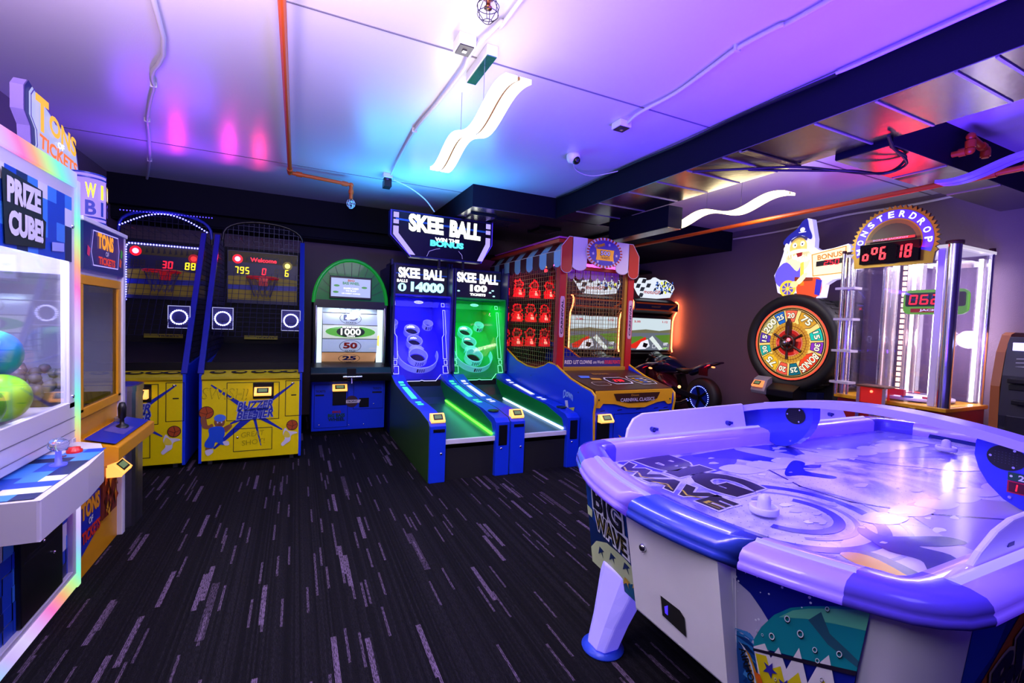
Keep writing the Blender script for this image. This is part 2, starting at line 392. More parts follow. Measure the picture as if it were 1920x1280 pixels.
t = duct('plenum_duct', 'wide navy duct box above the skee ball sign', [(1.84, 3.98, 5.12, 6.98, 2.84, H)])
for i, (x, y) in enumerate(((.25, .45), (.62, .55), (1.35, .7))):
    g = MB()
    for k in range(7): g.bar((x-.14, y-.15+k*.05, -.275), (x+.14, y-.15+k*.05, -.275), .022, GALV, .02)
    g.box(x-.17, x+.17, y-.19, y-.17, -.285, -.26, NAVY).box(x-.17, x+.17, y+.17, y+.19, -.285, -.26, NAVY)
    g.build('vent_grille', t)
duct('duct_box', 'small black duct box hanging behind the striped awning', [(3.64, 3.84, 3.85, 4.9, 2.6, 2.84)])
# foil tape at the joint of the long duct
tag(MB().box(2.98, 3.6, 2.38, 2.44, 2.826, 2.836, mat('crinkled_foil_tape', 'b8b0a0', .25, 1, bump=1, nscale=60)).build('foil_tape'), 'crinkled foil tape across the underside of the long duct', 'tape')

def conduit(name, label, path, r, m_, cat='conduit', clips=()):
    # smooth the path a little
    P = [Vector(p) for p in path]; Q = []
    for i in range(len(P)-1):
        a, b = P[i], P[i+1]; p0 = P[i-1] if i else a; p3 = P[i+2] if i+2 < len(P) else b
        for k in range(5):
            u = k/5; Q.append(.5*((2*a)+(-p0+b)*u+(2*p0-5*a+4*b-p3)*u*u+(-p0+3*a-3*b+p3)*u**3))
    Q.append(P[-1])
    b = MB().tube(Q, r, m_, 8); t = tag(b.build(name), label, cat)
    for c in clips:
        c = Vector(c); MB().box(c.x-.02, c.x+.02, c.y-.008, c.y+.008, c.z-.02, H, m_).build('clip', t)
    return t
CW = mat('white_cable_sheath', 'c8c4cc', .4)
conduit('cable_conduit', 'white cable sagging along the ceiling at the far left', [(-.65,-.5,3.08),(-.69,2.99,3.08),(-.91,3.92,3.08),(-.94,4.1,3.08),(-1.04,4.43,3.08),(-1.16,4.87,3.08),(-1.27,5.39,3.08),(-1.44,6.14,3.08),(-1.66,6.97,3.07)], .014, CW, clips=[(-.94,4.1,3.085),(-1.16,4.87,3.085),(-1.44,6.14,3.085)])
conduit('cable_conduit', 'white cable running over the lit wavy lamp to the far junction box', [(1.0,-.5,3.08),(.97,2.1,3.08),(.95,2.29,3.08),(.9,2.62,3.07),(.92,2.84,3.07),(.9,3.41,3.08),(.87,3.92,3.08),(.89,4.72,3.08),(.91,5.19,3.07)], .012, CW, clips=[(.87,3.92,3.085)])
conduit('cable_conduit', 'thin cable from the far junction box to the big sign', [(.97,5.37,3.07),(1.2,5.5,3.04),(1.4,5.6,2.96),(1.55,5.72,2.86)], .008, CW)
conduit('cable_conduit', 'white corrugated cable leading to the square box beside the duct', [(2.3,-.5,3.08),(2.26,1.41,3.08),(2.23,1.64,3.08),(2.21,1.87,3.08),(2.24,2.09,3.08),(2.28,2.41,3.08),(2.25,2.72,3.07),(2.27,2.88,3.06)], .012, CW, clips=[(2.21,1.87,3.085)])
conduit('cable_conduit', 'pale cable tucked along the top edge of the long duct', [(2.92,-.5,3.07),(2.92,1.17,3.07),(2.92,1.63,3.07),(2.92,1.75,3.075)], .010, CW)
BK = mat('black_cable_sheath', '101014', .5)
conduit('black_cable', 'black cable clipped where the long duct meets the ceiling', [(2.93,1.75,3.07),(2.925,2.4,3.08),(2.93,3.0,3.07),(2.92,3.7,3.08),(2.93,4.6,3.07),(2.93,5.05,3.08)], .012, BK, 'cable')
conduit('black_cable', 'black cables looped under the long duct near the cross duct', [(2.98,2.9,2.82),(3.3,2.6,2.815),(3.58,2.4,2.82),(3.7,2.2,2.76),(3.95,2.1,2.75),(4.05,1.98,2.75),(3.92,1.83,2.78),(3.7,1.8,2.79),(3.5,1.74,2.82)], .010, BK, 'cable')
conduit('black_cable', 'lower black cable looped under the long duct', [(3.3,2.62,2.81),(3.6,2.38,2.79),(3.78,2.1,2.74),(4.0,2.0,2.73),(3.98,1.85,2.76),(3.66,1.8,2.8)], .010, BK, 'cable')
conduit('thin_wire', 'thin wire drooping from the dome camera to the duct', [(2.36,3.8,3.08),(2.5,3.95,3.04),(2.7,3.95,3.02),(2.9,3.8,3.06)], .005, CW, 'wire')
conduit('wall_cable', 'grey cable bundle along the top of the right wall', [(6.36,5.25,2.98),(6.36,4.4,2.98),(6.37,3.6,3.04),(6.36,2.9,3.02),(6.36,2.4,3.04)], .014, CW, 'cable')
# junction boxes
def jbox(label, x, y, w_, d, h):
    t = thing('junction_box', label, 'junction box', (x, y, H))
    MB().box(-w_/2, w_/2, -d/2, d/2, -h, 0, WHITE).build('box', t, .004)
    MB().box(-w_/2+.01, w_/2-.01, -d/2+.01, d/2-.01, -h-.006, -h, mat('dark_box_lid', '34303a', .3, .6)).build('lid', t)
    MB().box(-.012, .012, -.012, .012, -h-.012, -h-.006, CHROME).build('screw', t)
    return t
jbox('square white junction box on the ceiling beside the long duct', 2.28, 2.97, .11, .11, .05)
jbox('white junction box above the lit wavy lamp, cable running past', .84, 2.56, .1, .12, .06)
t = jbox('small junction box with black plug near the far sprinkler', .89, 5.3, .1, .1, .05)
MB().box(-.03, .05, .0, .14, -.13, -.05, BLACK).build('plug', t)
# wavy pendant lamps
def wavy(label, x, y, lit=True, col=None, box=True):
    t = thing('wavy_pendant_lamp', label, 'pendant lamp', (x, y, H), group=None)
    hot = col or E('pendant_diffuser', 'fff2e6', 5)
    zf = lambda v: -.385+.043*math.cos(2*math.pi*(v-.22)/.8)
    n = 40; L_ = 1.43
    for sx in (-1, 1):
        top = []; 
        vs = []; fs = []
        for i in range(n+1):
            v = -L_/2+L_*i/n; z = zf(v); a, b = (sx*.008, sx*.072)
            if sx < 0: a, b = b, a
            vs += [(a, v, z+.012), (b, v, z+.012), (b, v, z-.012), (a, v, z-.012)]
        for i in range(n):
            for k in range(4): fs.append((i*4+k, (i+1)*4+k, (i+1)*4+(k+1) % 4, i*4+(k+1) % 4))
        fs += [(0,1,2,3), (n*4+3, n*4+2, n*4+1, n*4)]
        MB().add(vs, fs, hot).build('diffuser', t)
    MB().tube([(0, -L_/2+L_*i/n, zf(-L_/2+L_*i/n)) for i in range(n+1)], .010, mat('lamp_brass_spine', '9a7a3a' if lit else '4a3a90', .35, .3), 6).build('spine', t)
    for v in (-.22, .2):
        MB().tube([(0, v, zf(v)), (0, v, -.04)], .0022, STEEL, 5).build('suspension_wire', t)
    if box:
        b = MB().box(-.035, .035, -.34, .02, -.06, 0, WHITE).build('driver_box', t, .004)
        MB().box(-.03, .03, -.335, .015, -.066, -.06, mat('mirror_plate', '508088', .12, .9)).build('cover_plate', b)
    return t
wavy('brightly lit wavy pendant lamp in front of the skee ball sign', 1.0, 2.87)
wavy('lit wavy pendant lamp hanging right of the long duct', 3.93, 3.4, col=E('pendant_diffuser_warm', 'ffe9a8', 6), box=False)
wavy('unlit wavy pendant lamp in purple light at the right edge', 4.42, 1.12, False, mat('unlit_diffuser', '8c84c8', .4), box=False)
# dome camera
t = thing('dome_camera', 'small white dome security camera on the ceiling', 'security camera', (2.33, 3.74, H))
MB().lathe([(.0, 0), (.062, 0), (.065, -.02), (.06, -.05), (.045, -.075), (.0, -.085)], (0,0,0), mat('white_gloss_plastic', 'e8e6ee', .25), 24).build('housing', t)
MB().ball((.012, -.035, -.062), .038, BLACK, 16).build('lens_dome', t)
MB().ball((.01, -.07, -.07), .01, mat('lens_glass', '203060', .05), 8).build('lens', t)
# cage lamp and sprinkler
def cage(t, z0, r, h, m_, tr=.002):
    b = MB()
    for k in range(6):
        a = math.pi*2*k/6
        b.tube([(r*.6*math.cos(a), r*.6*math.sin(a), z0), (r*math.cos(a), r*math.sin(a), z0-h*.35), (r*.95*math.cos(a), r*.95*math.sin(a), z0-h*.7), (r*.4*math.cos(a), r*.4*math.sin(a), z0-h)], tr, m_, 5)
    for q, rr in ((.35, r), (.7, r*.95), (1, r*.4)):
        b.tube([(rr*math.cos(2*math.pi*i/16), rr*math.sin(2*math.pi*i/16), z0-h*q) for i in range(16)], tr, m_, 5, closed=True)
    return b.build('wire_cage', t)
t = thing('caged_sprinkler', 'sprinkler head in a black wire cage at the top edge', 'sprinkler', (.83, 2.18, H))
MB().lathe([(0, 0), (.03, 0), (.03, -.01), (.012, -.015), (.012, -.05), (.02, -.052), (.02, -.058), (0, -.058)], (0,0,0), mat('copper', 'a0603a', .3, 1), 16).build('sprinkler_head', t)
cage(t, -.01, .055, .11, BLACK)
# sprinkler pipes
def pipe(pts, r, fits, t=None):
    b = MB()
    for a, c in zip(pts, pts[1:]): b.tube([a, c], r, ORANGE, 12)
    for p in pts[1:-1]: b.ball(p, r*1.35, ORANGE, 12)
    o = b.build('pipe', t)
    for a, c in fits: MB().tube([a, c], r*1.4, ORANGE, 12).build('fitting', t)
    return o
t = thing('sprinkler_pipe', 'orange sprinkler pipe running down the left ceiling to a caged head', 'pipe', (0,0,0))
pipe([(-.09,-1,3.03), (-.09,5.6,3.03), (.54,5.6,3.0), (.54,5.6,2.84)], .02, [((-.09,5.45,3.03),(-.09,5.54,3.03)), ((-.03,5.6,3.028),(.03,5.6,3.025)), ((.44,5.6,3.004),(.5,5.6,3.0)), ((.54,5.6,2.94),(.54,5.6,2.9))], t)
t = thing('caged_sprinkler', 'sprinkler head in a white wire cage at the end of the pipe', 'sprinkler', (.54, 5.6, 2.838))
MB().lathe([(0, 0), (.014, 0), (.014, -.03), (.02, -.035), (0, -.04)], (0,0,0), CHROME, 12).build('sprinkler_head', t)
cage(t, -.005, .045, .095, mat('white_wire', 'd0d0e0', .3, .4), .003)
t = thing('sprinkler_pipe', 'long orange sprinkler pipe crossing in front of the cross duct', 'pipe', (4.6, 1.68, 2.72))
pipe([(0, 5.6, 0), (0, -3.5, 0)], .022, [((0,-.1,0),(0,.06,0)), ((0,-.3,0),(0,-.24,0))], t)
t = thing('pipe_elbow', 'orange elbow fitting sticking out of the cross duct', 'pipe', (4.43, 1.775, 2.9))
pipe([(0,0,-.02), (0,-.1,-.02), (0,-.1,.08), (.24,-.1,.03), (.24,-.1,-.03)], .022, [((0,-.04,-.02),(0,-.08,-.02)), ((0,-.1,0),(0,-.1,.05)), ((.24,-.1,.02),(.24,-.1,-.02)), ((.16,-.1,.045),(.2,-.1,.04))], t)
# ------------------------------------------------------------------ card reader used on every machine
def reader(parent, x, y, z, w_=.11, lit=None, tilt=30):
    """a swipe card reader on a local front plane (faces -y)"""
    t = MB(); lit = lit or E_CARD
    t.prism([(y, z-.035), (y-.075, z-.035), (y-.085, z-.015), (y-.03, z+.045), (y, z+.045)], 'x', x-w_/2, x+w_/2, lit)
    o = t.build('card_reader', parent, .006)
    fr = Fr((x, y-.0575, z+.016), (1,0,0), Vector((0, .055, .06)))
    MB().flat(fr, [(-w_*.34,-.03),(w_*.34,-.03),(w_*.34,.03),(-w_*.34,.03)], BLACK, .004).flat(fr, [(-w_*.26,-.018),(w_*.26,-.018),(w_*.26,.02),(-w_*.26,.02)], E('reader_screen', '809870', .7), .006).build('screen', o)
    return o
def lock(parent, x, y, z, r=.012, name='lock'):
    return MB().lathe([(0, -.008), (r*.6, -.008), (r, -.004), (r, 0)], (x, y, z), CHROME, 12, 'y').build(name, parent)
# ------------------------------------------------------------------ prize cube (left front), faces +x
ALU = mat('white_aluminium_frame', 'cfc9d6', .3, .1)
def rgbstrip(name, pts_cols, axis_len):
    """lit edge strip whose LEDs run through the rainbow"""
    if name in MATS: return MATS[name]
    M_ = bpy.data.materials.new(name); M_.use_nodes = True; nt = M_.node_tree; b = nt.nodes['Principled BSDF']
    tc = nt.nodes.new('ShaderNodeTexCoord'); sp = nt.nodes.new('ShaderNodeSeparateXYZ'); nt.links.new(tc.outputs['Object'], sp.inputs[0])
    ad = nt.nodes.new('ShaderNodeMath'); ad.operation = 'ADD'; nt.links.new(sp.outputs[0], ad.inputs[0]); nt.links.new(sp.outputs[2], ad.inputs[1])
    fr_ = nt.nodes.new('ShaderNodeMath'); fr_.operation = 'FRACT'
    ml = nt.nodes.new('ShaderNodeMath'); ml.operation = 'MULTIPLY'; ml.inputs[1].default_value = axis_len; nt.links.new(ad.outputs[0], ml.inputs[0]); nt.links.new(ml.outputs[0], fr_.inputs[0])
    cr = nt.nodes.new('ShaderNodeValToRGB'); nt.links.new(fr_.outputs[0], cr.inputs[0]); el = cr.color_ramp.elements
    el[0].position = 0; el[0].color = (*hx(pts_cols[0]), 1); el[1].position = 1; el[1].color = (*hx(pts_cols[0]), 1)
    for i, c in enumerate(pts_cols[1:], 1): e = el.new(i/len(pts_cols)); e.color = (*hx(c), 1)
    nt.links.new(cr.outputs[0], b.inputs['Emission Color']); b.inputs['Emission Strength'].default_value = .95; b.inputs['Base Color'].default_value = (.05, .05, .05, 1)
    MATS[name] = M_; return M_
RGB = rgbstrip('rainbow_led_strip', ['e0d0ff', 'e8b0ff', 'ff78d0', 'ffb080', 'c8ff98', '78ffe0', 'a0d0ff', 'd0b8ff'], 1.1)
CB = [mat('cube_royal', '1540b0', .4), mat('cube_navy', '101c50', .4), mat('cube_sky', '3a80d8', .4), mat('cube_white', 'd8d8e4', .4)]
def checks(b, fr, u0, u1, v0, v1, s, n=.002, seed=1, step=0):
    rr = random.Random(seed); nu = math.ceil((u1-u0)/s); nv = math.ceil((v1-v0)/s)
    for i in range(nu):
        for j in range(nv):
            a, c = u0+i*s, v0+j*s; k = rr.choice([0, 0, 0, 1, 1, 2, 2, 3]); lift = step*rr.random()
            b.flat(fr, [(a, c), (min(a+s, u1), c), (min(a+s, u1), min(c+s, v1)), (a, min(c+s, v1))], CB[k], n+lift)
t = thing('prize_cube_machine', 'white framed prize machine with blue chequered front and big balls inside, left edge', 'arcade machine', (-1.03, 2.64, 0), 90)
W2 = .475; D = .92
b = MB().box(-W2, W2, .0, D, .0, .09, MATTE).box(-W2, W2, .03, D, .09, .98, ALU).box(-W2, W2, .03, D, 1.93, 2.12, ALU).box(-W2, -W2+.05, .03, D, .98, 1.93, ALU)
b.build('cabinet', t, .004)
# interior
b = MB().box(-W2+.06, W2-.03, D-.06, D-.03, .98, 1.93, mat('interior_panel', 'd0d0b8', .4))
f = Fr((0, D-.06, 1.45), (1,0,0), (0,0,1))
b.flat(f, [(-.4,-.1),(.42,-.1),(.42,.13),(-.4,.13)], mat('banner_yellow', 'e0d040', .4), .004).flat(f, [(-.4,.15),(.1,.15),(.1,.45),(-.4,.45)], SBLUE, .004).flat(f, [(.18,-.45),(.3,-.45),(.3,.45),(.18,.45)], mat('banner_yellow2', 'd8b820', .4), .005)
b.flat(f, arc(0,-.25,.36,0,360,24,.1)[:-1], mat('banner_green', 'b8d060', .4), .006)
b.build('back_panel', t)
MB().box(W2-.045, W2-.03, .05, D-.1, .99, 1.92, glass('side_glass', 'e8e8f8', .08)).build('side_glass', t)
MB().box(-W2+.07, W2-.09, .012, .018, 1.01, 1.9, glass('front_glass', 'f0f0ff', .1)).build('front_glass', t)
b = MB()
for x0, x1, z0, z1 in ((-W2+.02, W2-.03, 1.9, 2.1), (-W2+.02, -W2+.08, 1.0, 1.9), (W2-.09, W2-.03, .98, 1.9), (-W2+.02, W2-.03, .82, 1.01)):
    b.box(x0, x1, 0, .035, z0, z1, ALU)
fr = FRONT(0, 0)
for z in (.86, .93): b.line(fr, [(-.45, z), (.44, z)], .004, mat('panel_groove', '6c6878', .5))
b.build('door_frame', t, .003)
for z in (1.04, 1.9): lock(t, W2-.06, 0, z)
# header art
b = MB(); checks(b, fr, -.44, .40, 1.72, 2.04, .085, .004, 5)
b.flat(fr, [(-.2,1.73),(.11,1.75),(.12,1.87),(.09,1.88),(.09,2.0),(-.22,2.02)], INK, .012)
b.text('PRIZE', fr, -.06, 1.945, .26, .1, WHITE, .014, .06).text('CUBE!', fr, -.045, 1.82, .27, .1, WHITE, .014, .06)
b.flat(fr, [(.18,1.75),(.3,1.76),(.3,1.8),(.18,1.79)], mat('lavender_tag', '9aa4e0', .4), .01)
b.build('header_panel', t)
# lit edges
b = MB().box(W2-.03, W2+.01, -.012, .05, .02, 2.14, RGB); b.build('light_strip', t, .006)
MB().box(-W2, W2-.03, -.012, .05, 2.1, 2.175, RGB).build('light_strip', t, .006)
MB().box(-W2, W2-.03, -.012, .03, .03, .1, RGB).build('light_strip', t, .006)
# lower front
b = MB(); checks(b, fr, -.45, .43, .12, .66, .07, -.02, 9, .006); b.build('chequered_panel', t)
b = MB().box(-.08, .3, -.002, .03, .13, .64, BLACK); f = FRONT(0, -.002)
for p in ([(-.06,.4),(.28,.4)], [(-.02,.62),(-.02,.42),(.14,.42),(.14,.62)]): b.line(f, p, .003, mat('dark_grey_line', '30303a', .4))
b.build('coin_door', t, .003)
for x, z in ((.2,.33),(-.04,.55),(.05,.58),(.22,.6),(.1,.43)): lock(t, x, -.004, z, .007)
MB().box(-W2, W2-.03, -.005, .03, .09, .125, ALU).box(W2-.07, W2-.03, -.005, .03, .12, .82, ALU).build('kick_frame', t, .003)
# control shelf
pts = [(-.47, .03), (.42, .03), (.43, -.02), (.36, -.13), (.2, -.19), (-.05, -.21), (-.47, -.21)]
b = MB().prism(pts, 'z', .65, .80, ALU); b.build('control_shelf', t, .01)
b = MB(); f = Fr((0,0,.802), (1,0,0), (0,1,0)); rr = random.Random(4)
for i in range(12):
    for j in range(3):
        u0, v0 = -.45+i*.07, -.185+j*.07
        if u0+.07 > .36-(2-j)*.05: continue
        b.flat(f, [(u0,v0),(u0+.07,v0),(u0+.07,v0+.07),(u0,v0+.07)], rr.choice(CB), .001)
b.text('18', f, .12, -.06, .05, .03, E('red_sticker', 'e02030', .2), .003)
b.build('shelf_art', t)
j = MB().lathe([(.028, 0), (.03, .006), (.012, .012), (.010, .07)], (-.02, -.1, .803), E('joystick_lit_stem', '5050ff', 1.5), 16).build('joystick', t)
MB().ball((-.02, -.1, .895), .036, mat('clear_ball_top', 'e8e8ff', .1, trans=.9), 20, (1, 1, .85)).build('ball_top', j)
MB().lathe([(.03, 0), (.03, .012), (.022, .016), (.022, .024), (0, .026)], (.2, -.08, .803), mat('red_button', 'd02020', .3), 20).build('button', t)
reader(t, .28, -.03, .585, .17, E('lit_magenta_plastic', 'ff70e8', 1.5, 'ffa0e0'))
tag(t, t['label'], 'arcade machine')
# balls in the cube
BALL = [('bright green and blue swirled ball, topmost behind the glass', '30c850', '1a60d0'), ('yellow and green ball in the prize cube', 'c8e020', '80d030'), ('red and orange ball at the left edge of the cube', 'ff5020', 'ff9020'), ('lime green ball at the front of the cube floor', '70d818', 'b0f040'), ('pale green ball low on the left of the cube floor', '90e040', '70c818'), ('orange ball behind the lime one', 'ff9830', 'ffb850')]
BP = [(-1.22, 2.79, 1.275, .11), (-1.3, 2.58, 1.27, .105), (-1.33, 2.36, 1.14, .1), (-1.16, 2.72, 1.09, .105), (-1.15, 2.5, 1.085, .1), (-1.3, 2.93, 1.09, .1)]
for (lb, c1, c2), (x, y, z, r_) in zip(BALL, BP):
    M_ = mat('ball_'+c1, c1, .3); nt = M_.node_tree; wv = nt.nodes.new('ShaderNodeTexWave'); wv.inputs['Scale'].default_value = 2.5; wv.inputs['Distortion'].default_value = 2; tc = nt.nodes.new('ShaderNodeTexCoord')
    nt.links.new(tc.outputs['Object'], wv.inputs[0]); mx = nt.nodes.new('ShaderNodeMix'); mx.data_type = 'RGBA'; mx.inputs[6].default_value = (*hx(c1), 1); mx.inputs[7].default_value = (*hx(c2), 1)
    nt.links.new(wv.outputs['Fac'], mx.inputs[0]); nt.links.new(mx.outputs[2], nt.nodes['Principled BSDF'].inputs['Base Color'])
    o = MB().ball((0,0,0), r_, M_, 32).build('play_ball'); o.location = (x, y, max(z, .982+r_)); o.rotation_euler = (random.random(), random.random(), 0)
    tag(o, lb, 'ball', 'big balls inside the prize cube')
light('cube_interior_light', 'AREA', (-1.35, 2.64, 1.9), (.95, .95, 1.0), 42, .4, .6, (0, 0, -1))
# ------------------------------------------------------------------ tons of tickets machine, faces +x
t = thing('ticket_crane_machine', 'yellow machine with joystick shelf and TONS OF TICKETS sign beside the prize cube', 'arcade machine', (-1.03, 3.478, 0), 90)
W2 = .345; YT = mat('yellow_orange_paint', 'd8920c', .35)
MB().box(-W2+.02, W2-.045, .02, .9, 0, .93, YT).box(-W2+.02, W2-.02, .02, .9, 1.66, 1.95, WHITE).box(-W2+.02, W2-.03, .87, .9, .93, 1.66, SBLUE).build('cabinet', t, .004)
MB().box(W2-.05, W2, -.01, .9, 0, 1.97, WHITE).build('side_panel', t, .006)
b = MB()
for x0, x1, z0, z1 in ((-W2+.02, W2-.05, 1.62, 1.67), (W2-.1, W2-.05, .93, 1.62), (-W2+.02, -W2+.06, .93, 1.62), (-W2+.02, W2-.05, .9, .95)): b.box(x0, x1, 0, .03, z0, z1, YT)
b.build('window_frame', t, .003)
MB().box(-W2+.06, W2-.1, .012, .018, .95, 1.62, glass('crane_glass', 'b8b8c8', .1)).build('window_glass', t)
b = MB().box(-W2+.03, W2-.06, .05, .86, .93, .96, MATTE); f = Fr((0, .86, 1.3), (1,0,0), (0,0,1))
for r0, r1 in ((.05,.06), (.1,.11), (.15,.155)): b.ring(f, .05, 0, r0, r1, E_LAV, .01)
b.build('playfield', t)
b = MB(); rr = random.Random(3)
for i in range(60): b.ball((rr.uniform(-.28,.22), rr.uniform(.1,.8), .97+rr.random()*.16), .03, mat('plastic_capsule', 'b8b4a8', .2, trans=.4), 6)
o = b.build('capsules'); o['kind'] = 'stuff'; o['label'] = 'heap of clear plastic capsules behind the crane window'; o['category'] = 'capsules'; o.location = t.location; o.rotation_euler = t.rotation_euler
# sign
b = MB().box(-W2+.02, W2-.05, -.012, .02, 1.7, 1.95, mat('sign_deep_blue', '10184a', .3, em='182070', es=.5)); f = FRONT(-.0, -.012)
b.text('TONS', f, -.02, 1.875, .24, .09, E('sign_orange', 'ffa020', 1.1), .004, .05).text('OF', f, 0, 1.81, .05, .028, WHITE, .004, .03).text('TICKETS', f, 0, 1.765, .26, .045, E('sign_red', 'f04020', .8), .004, .04)
b.line(f, [(-.2,1.73),(-.23,1.8),(-.2,1.92),(.18,1.93),(.2,1.85),(.18,1.74)], .006, E_LAV, closed=True)
for x, z, c in ((.24,1.84,'30c040'), (.22,1.78,'f06030'), (-.27,1.8,'e03060')): b.flat(f, [(x-.02,z-.02),(x+.01,z-.03),(x+.025,z+.015),(x-.01,z+.03)], mat('ticket_'+c, c, .4), .004)
b.build('header_sign', t, .003)
MB().box(-W2, W2, -.02, .05, 1.95, 1.975, WHITE).build('cap_rail', t, .004)
# shelf
b = MB().prism([(.02,.78),(-.16,.735),(-.16,.66),(.0,.6),(.02,.6)], 'x', -W2+.02, W2+.02, YT); b.build('control_shelf', t, .006)
f = Fr((0, -.07, .765), (1,0,0), Vector((0,.18,.045)))
MB().flat(f, [(-.3,-.07),(.33,-.07),(.33,.07),(-.3,.07)], SBLUE, .004).flat(f, [(-.1,-.05),(.1,-.05),(.12,.05),(-.08,.05)], mat('shelf_violet', '5a50a0', .4), .005).build('shelf_art', t)
j = MB().lathe([(.035, 0), (.03, .01), (.012, .02), (.01, .05), (.02, .06), (.022, .12), (.014, .15), (0, .155)], (.06, -.07, .77), BLACK, 16).build('joystick', t)
MB().box(.16, .22, -.03, .0, .78, .81, STEEL).build('button_block', t, .004)
reader(t, .12, .0, .5, .17)
b = MB().flat(FRONT(), [(.02,.15+.02),(.24,.3),(.24,.62),(.02,.55)], BROWN, -.0); f = FRONT(0, .012)
b = MB().box(.0, .24, .005, .02, .22, .58, mat('art_flame_panel', '7a2c18', .4)); rr = random.Random(8); f = FRONT(0, .005)
for i in range(40):
    x, z, r_ = rr.uniform(.02,.22), rr.uniform(.24,.56), rr.uniform(.01,.03)
    b.flat(f, [(x+r_*math.cos(k*2.1+i), z+r_*math.sin(k*2.1+i)*1.5) for k in range(3)], mat('flame%d' % (i % 4), ['d06818', '8c2018', 'e0a020', '501410'][i % 4], .4), .003+.0002*i)
b.build('art_panel', t)
b = MB(); f = FRONT(-.17, .02)
b.flat(f, [(-.12,.12),(.16,.2),(.2,.4),(.1,.46),(-.1,.4),(-.13,.3)], SBLUE, .004)
b.text('TONS', f, .02, .37, .26, .1, E('sticker_orange', 'ff9820', .25), .008, .05).text('OF', f, .02, .29, .06, .04, WHITE, .008, .04).text('TICKETS', f, .03, .22, .26, .07, mat('sticker_red', 'd83020', .4), .008, .05)
b.build('logo_sticker', t)
b = MB(); f = FRONT(.18, .02)
for i in range(5):
    for k in range(6): b.disc(f, -.025+i*.012, .3+k*.012, .003, .003, INK, .002, 6)
b.build('speaker_holes', t)
# topper sign
t = thing('topper_sign', 'large lit TONS OF TICKETS topper standing above the prize cube', 'sign', (-1.25, 3.48, 1.98), 90)
out = [(-.34,.62),(-.3,.66),(-.22,.63),(-.1,.6),(.0,.56),(.13,.56),(.24,.53),(.3,.46),(.33,.36),(.31,.26),(.28,.2),(.33,.12),(.3,0),(-.3,0),(-.3,.1),(-.26,.2),(-.3,.27),(-.26,.36),(-.27,.44),(-.34,.5)]
out = [(x_*.86 if x_ < 0 else x_, z_) for x_, z_ in out]
f = FRONT(0, 0)
def grow(p, k, cx=0, cy=.33): return [(cx+(x-cx)*k, cy+(y-cy)*k) for x, y in p]
MB().plate(Fr((0,.06,0),(1,0,0),(0,0,1)), out, .05, mat('topper_edge', '8070b0', .4, em='6050c0', es=.25)).build('sign_box', t)
b = MB().flat(f, out, E('topper_navy', '2018a0', .5), -.004).flat(f, grow(out, .93), E('topper_face', 'c0c4ff', .9), .003)
b.text('ONS', f, .085, .50, .34, .11, E('topper_yellow', 'ffb828', 1.15), .012, .035, rot=-7, shear=-.1).text('T', f, -.165, .525, .14, .18, E('topper_yellow', 'ffb828'), .014, .035)
b.text('OF', f, .06, .432, .08, .035, E_WHITE, .01, .03).text('TICKETS', f, .04, .372, .46, .075, E('topper_orange', 'ff7a30', 1.1), .012, .035, rot=-4)
b.line(f, grow(out, .9), .008, E('topper_outline', '5040d0', .8), .008, True)
b.build('sign_face', t)
t = thing('round_lit_sign', 'round lit drum sign reading WIN BIG behind the topper', 'sign', (-1.15, 3.60, 1.976))
MB().lathe([(0, 0), (.09, 0), (.09, .012), (.09, .31), (0, .315)], (0,0,0), E('drum_lavender', 'b090ff', 1.0), 28).build('drum', t)
b = MB()
for z in (.02, .045, .275, .3): b.lathe([(.093, z), (.093, z+.01)], (0,0,0), SBLUE, 28)
def wraptext(b, s_, z, h, R0, a0, mt, cw):
    for i, ch in enumerate(s_):
        if ch == ' ': continue
        a = R(a0)+i*cw; n = Vector((math.cos(a), math.sin(a), 0)); b.text(ch, Fr(n*R0+Vector((0,0,z)), (-n.y, n.x, 0), (0,0,1)), 0, 0, .016 if ch == 'I' else .05, h, mt, .006, .03)
wraptext(b, 'WIN', .205, .085, .09, -60, E_YELW, .62); wraptext(b, 'BIG', .105, .085, .09, -60, mat('drum_blue_letters', '2030a0', .4), .62)
b.build('lettering', t)
# bin
t = thing('stainless_bin', 'tall rounded stainless steel bin at the end of the left row', 'bin', (-1.17, 4.02, 0))
pts = arc(.08, -.05, .1, -90, 0, 5)+arc(.08, .05, .1, 0, 90, 5)+[(-.2,.15),(-.2,-.15)]
MB().prism(pts, 'z', 0, .93, mat('ribbed_steel', 'b0b0b8', .3, 1, noise=.2, nscale=15), smooth=False).build('body', t, .004)
MB().prism([(x*1.03, y*1.05) for x, y in pts], 'z', .93, .97, STEEL).build('rim', t, .004)
MB().prism([(x*.9, y*.88) for x, y in pts], 'z', .97, .972, mat('bin_top_blue', '3040b0', .3, .5)).build('top', t)
